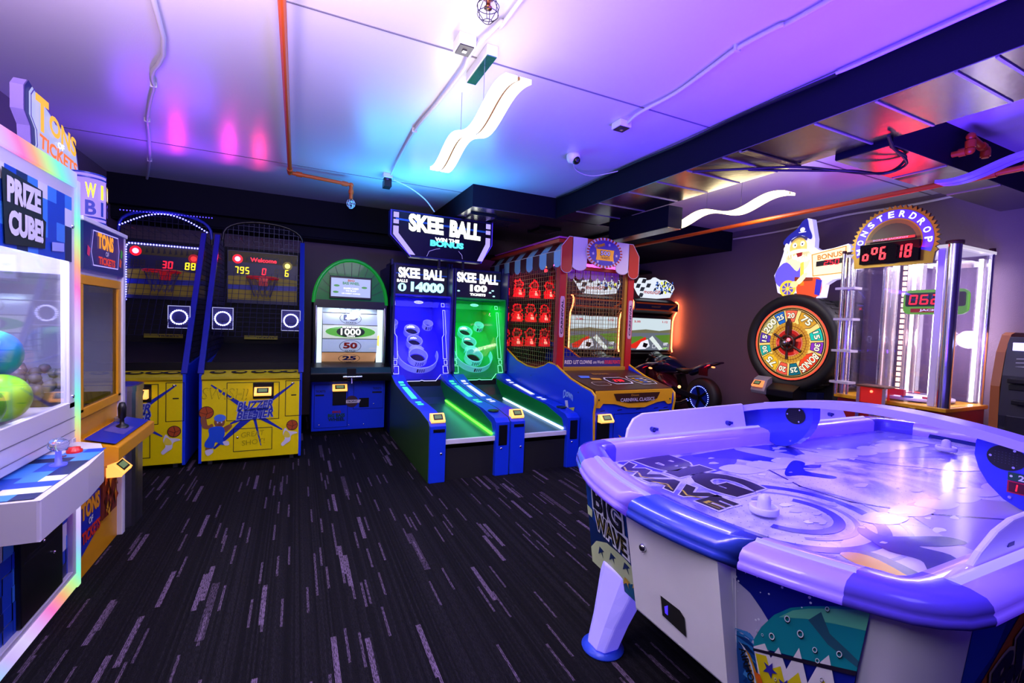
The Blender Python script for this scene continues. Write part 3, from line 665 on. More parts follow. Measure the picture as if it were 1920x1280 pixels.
# ------------------------------------------------------------------ basketball machines (back left), face -y
MESHW = mat('cage_wire', '181a40', .35, .6); TAPE = mat('cage_edge_blue', '10209a', .3)
E_LED = E('led_dot_blue', '6060ff', 9); E_RING = E('ring_led', 'c8c8ff', 5); YART = mat('backboard_yellow', 'a89410', .5)
def hoops(x, label, scores, leds, lamp2):
    t = thing('basketball_machine', label, 'arcade machine', (x, 5.2, 0)); W = .445
    # lower cabinet
    b = MB().box(-W+.02, W-.02, .0, .6, .05, .84, YEL)
    b.build('cabinet', t, .004)
    f = FRONT(0, 0)
    def c(cx, cy): return ((cx-595)/506, .05+(1205-cy)/370*.79)
    b = MB(); ctr = c(600, 995)
    for tip, wd in ((c(785,855),.05), (c(418,858),.055), (c(432,1150),.075), (c(732,1080),.05), (c(636,1150),.03), (c(500,1040),.06)):
        dx, dy = tip[0]-ctr[0], tip[1]-ctr[1]; L = math.hypot(dx, dy); px, py = -dy/L*wd/2, dx/L*wd/2
        thick = tip if wd < .07 else tip
        b.flat(f, [(ctr[0]+px, ctr[1]+py), (ctr[0]-px, ctr[1]-py), (tip[0]-px*.25, tip[1]-py*.25), (tip[0]+px*.25, tip[1]+py*.25)], SBLUE, .002)
    b.disc(f, *ctr, .1, .06, SBLUE, .0025)
    for q in ([c(485,850),c(715,850),c(715,1025),c(485,1025)], [c(745,845),c(815,845),c(815,1015),c(745,1015)], [c(515,1065),c(685,1065),c(685,1170),c(515,1170)]): b.line(f, q, .006, INK, .003, True)
    b.text('SWISH!', f, *c(478,900), .38, .11, mat('swish_outline', 'a89a00', .4), .0032, .01, shear=.1, rot=-3)
    b.text('SWISH!', f, *c(478,900), .365, .095, YEL, .0036, -.012, shear=.1, rot=-3)
    b.text('GREAT', f, *c(598,1092), .2, .05, mat('swish_outline', 'a89a00', .4), .0032, 0, shear=.1, rot=4).text('SHOT!', f, *c(602,1130), .2, .05, mat('swish_outline', 'a89a00', .4), .0032, 0, shear=.1, rot=4)
    for s_, cy, w_ in (('BUZZER', 957, .31), ('BEE-TER', 998, .32)):
        b.text(s_, f, *c(612, cy), w_+.014, .098, mat('logo_grey_blue', '9aa8d8', .4), .004, .065, shear=.25, rot=3).text(s_, f, *c(612, cy), w_, .082, SBLUE, .005, .02, shear=.25, rot=3)
    b.box(c(771,0)[0], c(795,0)[0], -.003, 0, c(0,917)[1], c(0,912)[1], INK)
    # ball player printed on the left of the panel
    def pp(pts, m_, n=.006): b.blob(f, [c(*p) for p in pts], m_, n)
    b.disc(f, *c(400,983), .062, .062, INK, .005).disc(f, *c(400,983), .056, .056, BALLO, .0055)
    b.line(f, [c(372,980), c(400,990), c(428,978)], .004, INK, .0065).line(f, [c(398,957), c(404,983), c(396,1009)], .004, INK, .0065)
    pp([(378,1005),(398,1002),(406,1040),(425,1035),(428,1055),(392,1055),(380,1035)], SKIN)
    b.disc(f, *c(455,1028), .045, .055, SKIN, .0065); b.disc(f, *c(457,1010), .05, .036, LBLUE, .007); b.disc(f, *c(447,1030), .007, .008, WHITE, .0075); b.disc(f, *c(464,1030), .007, .008, WHITE, .0075); b.line(f, [c(448,1042), c(464,1041)], .005, INK, .0075)
    pp([(410,1060),(430,1048),(470,1052),(478,1085),(470,1110),(490,1125),(470,1135),(440,1120),(430,1145),(398,1140),(395,1120),(412,1090)], mat('jersey_blue', '1a50d0', .4), .0068)
    pp([(470,1055),(500,1040),(508,1052),(485,1075),(472,1072)], SKIN); pp([(400,1140),(425,1145),(415,1160),(400,1158)], SKIN)
    pp([(398,1155),(425,1150),(430,1165),(410,1180),(398,1170)], WHITE, .0072); pp([(470,1120),(492,1118),(497,1135),(480,1138)], WHITE, .0072)
    # printed basketball at the right
    b.disc(f, *c(778,1060), .054, .054, INK, .006).disc(f, *c(778,1060), .048, .048, BALLO, .0065)
    b.line(f, [c(756,1056), c(778,1066), c(800,1056)], .004, INK, .007).line(f, [c(776,1038), c(782,1060), c(776,1082)], .004, INK, .007)
    pp([(735,1100),(745,1072),(762,1088),(790,1092),(803,1100),(775,1110),(770,1135),(750,1150),(735,1160),(728,1148),(745,1125)], WHITE); pp([(738,1105),(748,1085),(765,1100),(768,1118),(745,1118)], mat('yellow_splash', 'e8d840', .4), .0065)
    b.build('front_artwork', t)
    MB().box(*[c(597,0)[0], c(690,0)[0]], -.006, 0, c(0,927)[1], c(0,852)[1], BLACK).build('bill_acceptor', t, .002)
    reader(t, c(642,0)[0], -.004, c(0,893)[1], .15)
    lock(t, *[c(775,857)[0], -.003, c(775,857)[1]]); lock(t, c(532,0)[0], -.003, c(0,1105)[1])
    # blue sides
    for sx in (-1, 1):
        b = MB().prism([(.0,.03),(0,.9),(.05,.96),(2.0,1.1),(2.0,.03)], 'x', sx*(W-.01)-.012, sx*(W-.01)+.012, BLUE)
        b.build('side_panel', t, .003)
        p0, p1 = Vector((sx*(W-.01), .0, .9)), Vector((sx*(W-.01), .95, 2.36))
        MB().bar(p0, p1, .05, TAPE, .03).build('corner_post', t, .004)
        g = MB(); X = sx*(W-.01)
        z = 1.02
        while z < 2.34:
            y0 = (z-.9)/1.46*.95; g.bar((X, y0, z), (X, 1.5, z), .005, MESHW); z += .055
        y = .1
        while y < 1.5:
            zt = min(2.34, .9+y/.95*1.46); g.bar((X, y, .98), (X, y, zt), .005, MESHW); y += .055
        g.build('side_mesh', t)
    # ledge
    b = MB().prism([(0,.83),(-.03,.85),(-.03,.875),(.12,.93),(.12,.83)], 'x', -W+.02, W-.02, mat('ledge_yellow', 'c0b010', .4))
    f2 = Fr((0,.045,.905), (1,0,0), Vector((0,.15,.055)))
    for k, u in enumerate((-.3,-.12,.05,.2,.33)): b.disc(f2, u, .0, .07, .028, INK, .006, 16).disc(f2, u+.01, 0, .04, .014, mat('ledge_yellow', 'c0b010', .4), .008, 12)
    b.build('ledge', t)
    MB().box(-W+.02, W-.02, .1, .14, .86, 1.0, BLACK).prism([(.14,.9),(1.45,1.12),(1.45,1.06),(.14,.84)], 'x', -W+.02, W-.02, MATTE).box(-W+.02, W-.02, 1.42, 1.5, 1.05, 2.3, MATTE).build('ball_ramp', t)
    b = MB().box(-.2, .17, 1.36, 1.37, 1.17, 1.215, mat('plate_yellow', '9a9010', .5)); b.text('TICKETS', FRONT(0, 1.36), .03, 1.193, .2, .02, INK, .003, .03); b.build('name_plate', t)
    # backboard
    f = FRONT(0, 1.38)
    def k(cx, cy): return ((cx-680)/408, 2.25-(cy-262)/405)
    b = MB().box(-.39, .39, 1.38, 1.42, 1.62, 2.26, mat('backboard_navy', '10144a', .4))
    b.flat(f, [(-.38,2.12),(.38,2.12),(.38,2.25),(-.38,2.25)], mat('backboard_top', '504808', .5), .002)
    rr = random.Random(2)
    for i in range(14): u = -.36+i*.055; b.flat(f, [(u,2.14),(u+.03,2.15),(u+.015,2.2+.03*rr.random())], INK, .003)
    b.flat(f, [(-.38,1.66),(.38,1.66),(.38,1.93),(.1,1.97),(-.38,1.95)], YART, .002).flat(f, [(-.38,1.78),(.38,1.8),(.38,1.86),(-.38,1.84)], SBLUE, .003)
    b.build('backboard', t)
    b = MB()
    def lamp(u, v, e1, e2):
        b.disc(f, u, v, .055, .055, e1, .006).disc(f, u, v, .03, .03, e2, .009)
    lamp(*k(565,300), E('lamp_red_rim', 'ff1020', 1.6), E('lamp_red_core', 'ff3050', 30)); lamp(*k(790,318), E('lamp_y_rim', '807010', .7) if lamp2 else E('lamp_r2', 'b01018', .8), E('lamp_y_core', 'fff060', 3) if lamp2 else E('lamp_r3', 'ff3030', 1.5))
    for u0, s_, on in scores: b.digits(s_, f, u0, k(0,372)[1], .045, .085, on, mat('unlit_digit', '30282c', .4), .006)
    if lamp2: b.flat(f, [(-.17,2.12),(.17,2.12),(.17,2.2),(-.17,2.2)], INK, .004).text('Welcome', f, 0, 2.16, .29, .05, E_RED, .007, .02)
    b.build('score_display', t)
    h = MB().tube([(.17*math.cos(a*math.pi/12), 1.2+.16*math.sin(a*math.pi/12), 1.93) for a in range(24)], .012, mat('hoop_red', 'c01818', .3, em='c01010', es=.25), 8, closed=True).box(-.05, .05, 1.34, 1.38, 1.84, 1.95, mat('hoop_red', 'c01818'))
    o = h.build('hoop', t)
    n = MB()
    for i in range(12):
        a = math.pi*2*i/12; c2 = a+.5
        for d in (.5, -.5): n.bar((.165*math.cos(a), 1.2+.155*math.sin(a), 1.93), (.09*math.cos(a+d), 1.2+.09*math.sin(a+d), 1.7), .004, mat('net_cord', '505060', .6))
    n.build('net', o)
    # front mesh and ring targets
    g = MB(); fr = Fr((0,.0,.9), (1,0,0), Vector((0,.95,1.46)))
    g.grid(fr, -W+.02, W-.02, .42, 1.25, .06, .06, .004, MESHW); g.build('front_mesh', t)
    for u in (-.30, .33):
        q = Vector((u, .33, 1.43)); fq = FRONT(q.x, q.y, q.z)
        m_ = MB().box(u-.095, u+.095, q.y, q.y+.02, 1.32, 1.545, mat('ring_plate', '20206a', .4))
        m_.line(fq, [(-.09,-.108),(.09,-.108),(.09,.11),(-.09,.11)], .006, E('plate_edge', 'c0c0ff', .9), .003, True)
        m_.leds([(q.x+.068*math.cos(a*math.pi/12), q.y-.01, q.z+.068*math.sin(a*math.pi/12)) for a in range(25)], .0178, .008, E_RING)
        m_.build('ring_target', t)
    # canopy arch
    AR = [(W*math.cos(R(a)), 1.4, 2.36+.27*math.sin(R(a))**.6*(1 if a not in (0,180) else 0)) for a in range(0, 181, 12)]
    MB().tube([(-x_, y_, z_) for x_, y_, z_ in AR], .016, TAPE if leds else BLACK, 8).tube([(-W, 1.4, 2.3), (-W, 1.4, 2.37)], .016, BLACK).tube([(W, 1.4, 2.3), (W, 1.4, 2.37)], .016, BLACK).build('canopy_arch', t)
    g = MB(); 
    for i in range(1, 16):
        x_ = -W+2*W*i/16; zt = 2.36+.27*(max(0, 1-(x_/W)**2)**.5)**.6; g.bar((x_, 1.4, 2.27), (x_, 1.4, zt), .004, MESHW)
    for z in (2.33, 2.39, 2.45, 2.51, 2.57): 
        q = max(0, (z-2.36)/.27); xx = W*(1-min(1, q**(1/.6))**2)**.5; g.bar((-xx, 1.4, z), (xx, 1.4, z), .004, MESHW)
    for i in range(9): 
        x_ = -W+.02+(2*W-.04)*i/8; g.bar((x_, .95, 2.36), (x_, 1.4, 2.36), .004, MESHW)
    g.build('canopy_mesh', t)
    if leds:
        b = MB(); b.leds([(-W+.02+.03*i, 1.37, 2.43+.17*math.sin(math.pi*i/28)) for i in range(29)], .03, .009, E_LED)
        b.leds([(-W+.02, 1.39, 2.6), (W, 1.39, 2.62)], .03, .007, E('led_dim', '5040ff', 3)); b.build('led_arch', t)
        b = MB(); b.leds([(-.36, 1.34, 1.6), (-.36, 1.34, 2.2), (-.33, 1.34, 2.235), (.38, 1.34, 2.235)], .028, .010, E_LED); b.build('led_border', t)
    for sx in (-.36, .36):
        MB().box(sx-.02, sx+.02, .05, .09, .0, .05, STEEL).build('caster', t, .004)
    return t
hoops(-1.385, 'left basketball machine with blue LED arch and LED bordered backboard', [(-.36,'888',mat('unlit_digit','30282c',.4)), (-.1,' 30',E_RED), (.18,'88',E_YELW)], True, False)
hoops(-.385, 'right basketball machine showing Welcome and 795, yellow BUZZER BEE-TER front', [(-.32,'795',E_YELW), (-.02,'0',E_RED), (.12,'  6',E_YELW)], False, True)
# ------------------------------------------------------------------ bass wheel machine
t = thing('fishing_wheel_machine', 'fishing wheel machine with green domed top, lit 1000 drum and blue doors', 'arcade machine', (.625, 6.05, 0)); W = .44
MB().box(-W, W, .06, .85, .06, .72, BLUE).box(-W, W, .1, .85, 0, .06, BLACK).box(-W, -W+.03, .06, .85, .7, 1.66, BLACK).box(W-.03, W, .06, .85, .7, 1.66, BLACK).box(-W, W, .8, .85, .7, 1.7, BLACK).build('cabinet', t, .004)
dome = [(-W,1.62)]+[(W*1.0*math.cos(R(a)), 1.66+.55*math.sin(R(a))) for a in range(180, -1, -10)]+[(W,1.62)]
GD = mat('dome_green', '0c6a2c', .25, em='087020', es=.25, coat=.5)
b = MB().prism(dome, 'y', .12, .8, GD, BLACK)
f = FRONT(0, .12)
for a in range(20, 161, 14): b.line(f, [(.2*math.cos(R(a)), 1.7+.12*math.sin(R(a))), (.42*math.cos(R(a)), 1.68+.5*math.sin(R(a)))], .006, BLACK, .003)
b.flat(f, [(-W,1.62),(W,1.62),(W*.97,1.7),(-W*.97,1.7)], BLACK, .004)
b.build('dome_top', t)
b = MB(); b.tube([(x_, .12, z_) for x_, z_ in dome[1:-1]], .022, mat('dome_rim_green', '0c5a20', .2, em='10a030', es=.5), 8); b.build('dome_rim', t)
s = MB().box(-.26, .24, .06, .12, 1.72, 2.0, BLACK); o = s.build('screen', t, .005); f = FRONT(-.01, .058)
m_ = MB().flat(f, [(-.235,1.745),(.235,1.745),(.235,1.975),(-.235,1.975)], E('screen_pale_blue', 'b4c0f8', 1.0))
for s_, z, w_, h, c_ in (('BIG', 1.95, .08, .028, 'e07020'), ('BASS WHEEL', 1.915, .2, .035, '30a040'), ('SWIPE CARD', 1.85, .18, .022, 'ffffff'), ('TO PLAY', 1.82, .13, .02, 'ffffff'), ('OR INSERT COIN(S)', 1.785, .22, .02, 'ffffff')):
    m_.text(s_, f, .0, z, w_, h, E('scr_'+c_, c_, 1.3 if c_ == 'ffffff' else .7), .004, .03)
for x_, z_ in ((-.17,1.88),(.16,1.87),(-.18,1.8)): m_.disc(f, x_, z_, .035, .014, E('scr_fish', '60b060', .7), .003, 10)
m_.build('screen_image', o)
# drum
b = MB(); CY, CZ, RD = .52, 1.27, .44
segs = [(-68,'25','b8906a'), (-44,'25','d8a070'), (-20,'50','b8c8e8'), (5,'1000','e8f0e0'), (27,'15','c0ccdc'), (46,'75','a0b0c0')]
bounds = [-82,-56,-31,-7,16,38,60]
for i, (am, s_, c_) in enumerate(segs):
    a0, a1 = bounds[i], bounds[i+1]; n = 6; m_ = mat('drum_'+c_+str(i), c_, .4, em=c_, es=.5)
    P = [(CY-RD*math.cos(R(a0+(a1-a0)*j/n)), CZ+RD*math.sin(R(a0+(a1-a0)*j/n))) for j in range(n+1)]
    vs = [(-.33, y_, z_) for y_, z_ in P]+[(.33, y_, z_) for y_, z_ in P]
    b.add(vs, [(j, n+1+j, n+2+j, j+1) for j in range(n)], m_)
    b.bar((-.33, P[0][0]-.004, P[0][1]), (.33, P[0][0]-.004, P[0][1]), .008, BLACK)
    am2 = (a0+a1)/2; nn = Vector((0, -math.cos(R(am2)), math.sin(R(am2)))); F2 = Fr(Vector((0, CY, CZ))+nn*RD, (1,0,0), Vector((0, math.sin(R(am2)), math.cos(R(am2)))))
    if s_ == '1000':
        b.disc(F2, 0, 0, .3, .07, mat('lime_scale', '58b030', .4, em='50b030', es=.6), .012, 20).disc(F2, 0, 0, .17, .07, mat('dark_green_oval', '0c3010', .4), .014, 24).text(s_, F2, 0, .0, .24, .08, E_WHITE, .02, .02).text('BIG BASS BONUS', F2, 0, .057, .2, .016, E_WHITE, .02, .03).text('TICKETS', F2, 0, -.055, .1, .016, E_WHITE, .02, .03)
    else:
        col = {'50': 'c03020', '25': '203080', '15': '506080', '75': '506080'}[s_]
        b.ring(F2, 0, 0, .125, .132, INK, .012, sy=.62).text(s_, F2, 0, .01, .17, .085, mat('drumnum_'+col, col, .4), .016, .045).text('TICKETS', F2, 0, -.06, .13, .02, INK, .016, .03)
b.build('wheel_drum', t)
for sx in (-1, 1): MB().box(sx*.37-.035, sx*.37+.035, .15, .2, .9, 1.6, E('wheel_side_light', 'd8ecff', 1.4)).build('side_light', t)
MB().flat(FRONT(0, .13), [(.36,1.27),(.22,1.2),(.36,1.12)], E('pointer_yellow', 'ffe060', 1.6)).build('pointer', t)
GP = [(.02, .9), (-.02, 1.1), (-.02, 1.35), (.04, 1.62)]
g = MB(); vs = [(-.4, y_+.02, z_) for y_, z_ in GP]+[(.4, y_+.02, z_) for y_, z_ in GP]; g.add(vs, [(j, 4+j, 5+j, j+1) for j in range(3)], GLASS, True); g.build('window_glass', t)
b = MB()
for sx in (-1, 1): b.tube([(sx*.41, y_+.02, z_) for y_, z_ in GP], .014, STEEL, 6)
b.box(-.42, .42, .05, .09, 1.6, 1.66, BLACK); b.build('window_frame', t)
MB().prism([(.08,.68),(-.12,.7),(-.14,.8),(-.08,.87),(.08,.92)], 'x', -W-.02, W+.04, BLACK).build('console', t, .01)
b = MB().tube([(-.1,-.16,.76),(.12,-.16,.76)], .014, CHROME, 10).tube([(0,-.1,.82),(0,-.17,.7),(.0,-.18,.68)], .012, CHROME, 10).box(-.05, .05, -.15, -.1, .72, .86, BLACK); b.build('spin_handle', t)
b = MB(); f = FRONT(0, .06)
for q in ([(-.41,.1),(-.02,.1),(-.02,.64),(-.41,.64)], [(.05,.32),(.42,.32),(.42,.68),(.05,.68)]): b.line(f, q, .005, DBLUE, .003, True)
b.text('TICKETS', f, -.34, .56, .11, .028, INK, .004, .02).text('TICKETS', f, .34, .58, .11, .028, INK, .004, .02).flat(f, [(.12,.34),(.24,.34),(.24,.46),(.12,.46)], BLACK, .004)
b.flat(f, [(-.4,.5),(-.3,.5),(-.3,.52),(-.4,.52)], INK, .004).flat(f, [(.28,.52),(.4,.52),(.4,.54),(.28,.54)], INK, .004)
b.text('BIG BASS', f, -.15, .25, .2, .045, mat('dark_green_logo', '185020', .4), .006, .04).text('WHEEL', f, -.15, .2, .2, .045, mat('dark_green_logo2', '0c3040', .4), .006, .04).text('BIG', f, -.15, .295, .1, .03, mat('logo_red', 'a02030', .4), .006, .05)
b.disc(f, .05-.07+.05, .42, .075, .075, mat('emblem_dark', '402838', .4), .005).flat(f, [(-.05,.4),(.12,.4),(.14,.44),(-.07,.44)], WHITE, .007).text('TROPHY', f, .035, .42, .13, .025, INK, .009, .03)
b.build('door_artwork', t)
MB().box(-.2, -.04, .045, .06, .38, .56, BLACK).build('bill_acceptor', t, .004); reader(t, -.12, .05, .6, .17)
for x_, z_ in ((.14,.66),(.3,.38),(.0,.12),(.18,.12),(-.35,.14)): lock(t, x_, .056, z_, .009)
light('bass_wheel_light', 'AREA', (.62, 6.22, 1.62), (.8, .92, 1), 3, .5, .1, (0, .3, -1))
# ------------------------------------------------------------------ skee ball
def skee(x, label, glow, lane_led, railcol, panelmat, lines, digits_fn, glowcol):
    t = thing('skee_ball_lane', label, 'arcade machine', (x, 4.05, 0)); W = .402
    prof = [(0,0),(0,.53),(.04,.56),(.35,.6),(.85,.615),(1.6,.69),(1.9,.77),(1.9,0)]
    SG = mat('skee_side_green', '2c5018', .4)
    for x0, x1 in ((-W, -W+.155), (W-.15, W)):
        b = MB().prism(prof, 'x', x0, x1, BLUE, BLUE)
        o = b.build('rail', t, .006)
    s = MB().prism([(y_, z_) for y_, z_ in prof], 'x', -W-.004, -W, SG); s.build('side_art', t)
    for X, d in ((-W+.155, 1), (W-.15, -1)):
        q = MB().prism([(.06,.42),(.1,.5),(.45,.585),(1.6,.66),(1.88,.7),(1.88,.46)], 'x', X, X+d*.004, GREEN if d < 0 else mat('rail_inner_dark', '0a2a50', .35)); q.build('rail_liner', t)
    # lit blocks on top of the rails
    def ztop(y_):
        for (a, za), (c_, zc) in zip(prof[1:], prof[2:]):
            if a <= y_ <= c_ and c_ > a: return za+(zc-za)*(y_-a)/(c_-a)
        return .77
    for X, e_ in ((-W+.075, railcol[0]), (W-.075, railcol[1])):
        for y0, y1 in ((.62,.68),(.72,.78),(.92,1.45),(1.52,1.58),(1.62,1.68)):
            b = MB()
            for k in range(1 if y1-y0 < .2 else 6):
                n = 1 if y1-y0 < .2 else 6; a, c_ = y0+(y1-y0)*k/n, y0+(y1-y0)*(k+1)/n
                za, zc = ztop(a)+.004, ztop(c_)+.004; ww = .03
                b.add([(X-ww, a, za), (X+ww, a, za), (X+ww, c_, zc), (X-ww, c_, zc)], [(0,1,2,3)], e_)
            b.build('rail_light', t)
    # lane
    LN = mat('lane_'+glow, '0c2c30', .45, bump=.15, nscale=200)
    MB().prism([(.03,.3),(.03,.385),(1.55,.44),(1.7,.5),(1.86,.62),(1.86,.3)], 'x', -.25, .255, LN).build('lane', t)
    MB().box(-.25, .255, .0, .03, .345, .39, WHITE).build('lane_nosing', t, .004)
    MB().box(-.25, .255, .03, .05, .0, .345, MATTE).build('front_panel', t)
    MB().bar((.243, .06, .40), (.243, 1.62, .463), .02, lane_led, .02).build('lane_light', t)
    # posts
    MB().box(-W+.002, -W+.153, -.02, .0, .0, .53, BLUE).build('post_front', t, .006); MB().box(W-.148, W-.002, -.02, .0, .0, .53, BLUE).build('post_front', t, .006)
    lock(t, -W+.11, -.02, .27, .012); lock(t, W-.09, -.02, .27, .012)
    b = MB().box(W-.12, W-.03, -.026, -.018, .3, .5, BLACK); b.build('ticket_door', t, .004)
    b = MB().box(-W+.03, -W+.14, -.026, -.018, .47, .5, BLACK); b.build('card_slot', t, .004)
    MB().lathe([(.055, .0), (.058, .006), (.05, .008), (.0, .004)], (W-.075, .24, .59), mat('ball_return_cup', '062a18', .4), 20).build('ball_return', t)
    reader(t, -W+.085, .085, .585, .13)
    # scoring cabinet
    MB().box(-W, -W+.025, 1.9, 3.0, 0, 2.2, DBLUE).box(W-.025, W, 1.9, 3.0, 0, 2.2, DBLUE).box(-W+.025, W-.025, 2.9, 3.0, .3, 2.2, MATTE).box(-W+.025, W-.025, 1.95, 2.9, .3, .68, MATTE).build('cabinet', t, .004)
    # inclined target board
    o0 = Vector((0, 1.98, .74)); v_ = Vector((0, .72, .62)); v_.normalize(); TB = Fr(o0, (1,0,0), v_); Lb = 1.12
    b = MB().plate(TB, [(-.375,-.06),(.375,-.06),(.375,Lb),(-.375,Lb)], .02, panelmat, n0=-.02).flat(Fr((0,2.88,1.5),(1,0,0),(0,0,1)), [(-.375,-.1),(.375,-.1),(.375,.32),(-.375,.32)], panelmat, .004).box(-.375,.375,1.95,2.88,1.8,1.82,panelmat)
    b.box(-.379, -.372, 1.95, 2.88, .72, 1.8, panelmat).box(.372, .379, 1.95, 2.88, .72, 1.8, panelmat); b.build('target_board', t)
    RW = mat('ring_white_'+glow, 'dfe6ff' if glow == 'purple' else 'b0f0f0', .35, em=glowcol, es=.35)  # ring tint and glow repeat the lamp colour of each lane
    def ring(u, v, r0, h, a0, a1, txt):
        m_ = MB(); n = 24; vs = []
        for j in range(n+1):
            a = R(a0+(a1-a0)*j/n); 
            for rr_, nn in ((r0, 0), (r0, h), (r0+.012, h), (r0+.012, 0)): vs.append(TB.p(u+rr_*math.cos(a), v+rr_*math.sin(a), nn))
        fs = [(j*4+q, (j+1)*4+q, (j+1)*4+(q+1) % 4, j*4+(q+1) % 4) for j in range(n) for q in range(4)]
        m_.add(vs, fs, RW); 
        if txt:
            for i, ch in enumerate(txt):
                a = R(-90)+(i-(len(txt)-1)/2)*.028/(r0)*1.0
                F3 = Fr(TB.p(u+(r0+.013)*math.cos(a), v+(r0+.013)*math.sin(a), h*.5), TB.U*(-math.sin(a))+TB.V*math.cos(a), TB.N); m_.text(ch, F3, 0, 0, .02, h*.62, INK, .002, .03)
        return m_.build('score_ring', t)
    ring(0, .33, .27, .1, 170, 370, '1000'); ring(0, .30, .12, .1, 0, 360, '2000'); ring(0, .6, .1, .09, 0, 360, ''); ring(0, .84, .1, .08, 0, 360, '')
    ring(0, .40, .1, .085, 20, 160, ''); ring(-.26, .98, .065, .09, 0, 360, '10K'); ring(.26, .98, .065, .09, 0, 360, '10K')
    for v, s_ in ((.44, '3000'), (.7, '4000'), (.93, '5000')):
        MB().text(s_, Fr(TB.p(0, v, .05), (1,0,0), (0,0,1)), 0, 0, .12, .035, E_WHITE, .006, .03).build('score_number', t)
    holes = MB()
    for u, v, r_ in ((0,.3,.1),(0,.6,.09),(0,.84,.09),(-.26,.98,.055),(.26,.98,.055)): holes.disc(TB, u, v, r_, r_, MATTE, .004)
    holes.build('pockets', t)
    # window
    w0 = Vector((0, 1.93, .72)); wv = Vector((0, .3, 1.06)).normalized(); WF = Fr(w0, (1,0,0), wv); LW = 1.1
    MB().flat(WF, [(-.385,0),(.385,0),(.385,LW),(-.385,LW)], glass('skee_glass', 'f4f4ff', .06), 0).build('window_glass', t)
    b = MB()
    b.line(WF, [(-.34,.02),(-.27,.02),(-.21,-.06+.02),(-.03,-.04),(.0,-.03),(.03,-.04),(.19,-.04),(.26,.04),(.34,.04)], .009, lines, .004)
    for sx in (-1, 1):
        for v0, v1 in ((1.0,1.05),(.18,.24)): b.line(WF, [(sx*.36,v0),(sx*.32,v0),(sx*.32,v1),(sx*.36,v1)], .007, lines, .004, True)
        b.line(WF, [(sx*.37,.06),(sx*.3,.06),(sx*.3,.16),(sx*.36,.16)], .007, lines, .004, True)
        b.line(WF, [(sx*.36,.26),(sx*.31,.26),(sx*.31,.56),(sx*.335,.6),(sx*.335,.95),(sx*.365,.95),(sx*.365,.62),(sx*.36,.58)], .007, lines, .004, True)
    b.disc(WF, 0, 1.05, .065, .022, lines, .004, 20).text('SKEE-BALL', WF, 0, 1.05, .09, .014, SBLUE, .006, .02)
    b.build('window_lines', t)
    # marquee
    MB().box(-W+.002, W-.002, 2.16, 2.5, 1.79, 2.24, DBLUE).build('marquee_box', t, .006)
    b = MB().box(-W+.03, W-.03, 2.15, 2.165, 1.82, 2.21, E('marquee_dark', '101830', .3)); f = FRONT(0, 2.15)
    b.box(-.37, .37, 2.145, 2.15, 2.095, 2.112, mat('marquee_blue_line', '2050b0', .4, em='2050b0', es=.4))
    b.text('SKEE', f, -.155, 2.115, .29, .14, E_WHITE, .01, .045, shear=-.05).text('BALL', f, .185, 2.11, .29, .14, E_WHITE, .01, .045)
    digits_fn(b, f); b.build('marquee', t)
    for sx in (-1, 1): MB().bar((sx*(W-.012), 2.13, 1.78), (sx*(W-.012), 1.9, .8), .03, DBLUE, .05).box(sx*(W-.012)-.012, sx*(W-.012)+.012, 2.1, 2.2, 1.75, 2.28, DBLUE).build('side_trim', t, .003)
    return t
E_SC = E('score_cyan', 'a8f4ff', 2.0)
def d1(b, f):
    b.text('BALLS', f, -.245, 2.005, .14, .04, E_WHITE, .01, .03).disc(f, -.245, 1.92, .055, .055, E_SC, .008).text('1', f, -.245, 1.92, .03, .07, INK, .012, .04)
    b.text('14000', f, .1, 1.935, .46, .135, E_SC, .01, .06)
def d2(b, f):
    b.text('100', f, .03, 1.97, .26, .1, E_WHITE, .01, .06).text('TICKETS', f, .02, 1.88, .24, .035, E_WHITE, .01, .05)
    for u, v in ((-.27,1.92),(.21,1.92),(.25,1.95),(.27,1.87)): b.disc(f, u, v, .02, .01, E_SC, .01, 10)
PURP = mat('target_purple_lit', '3a30d8', .3); PGRN = mat('target_green_lit', '18c050', .3)  # purple and green lamp light put into the board colours
skee(1.515, 'left skee ball lane with purple lit target and lit score 14000', 'purple', E('lane_led_green', '50ff30', 4.5), (E('blk_g', '40ffb0', 1.5), E('blk_g', '40ffb0', 1.5)), PURP, E('lines_lav', 'b8b8ff', 1.6), d1, '6060ff')
skee(2.33, 'right skee ball lane with green lit target and lit 100 TICKETS marquee', 'green', E('lane_led_white', 'a8d0ff', 3.5), (E('blk_w', 'd8dcff', 1.3), E('blk_w', 'd8dcff', 1.3)), PGRN, E('lines_mint', '80ffd0', 1.4), d2, '40e0c0')
light('target_light_purple', 'AREA', (1.515, 6.35, 1.75), (.12, .1, 1.0), 8, .6, .4, (0, .1, -1)); light('target_light_green', 'AREA', (2.33, 6.35, 1.75), (.05, 1.0, .25), 4.5, .6, .4, (0, .1, -1))
light('lane_light_green', 'AREA', (1.72, 4.9, .53), (.1, 1.0, .45), 1.6, 1.4, .05, (-1, 0, -.4)); light('lane_light_blue', 'AREA', (2.55, 4.9, .53), (.1, .3, 1.0), 1.6, 1.4, .05, (-1, 0, -.4))
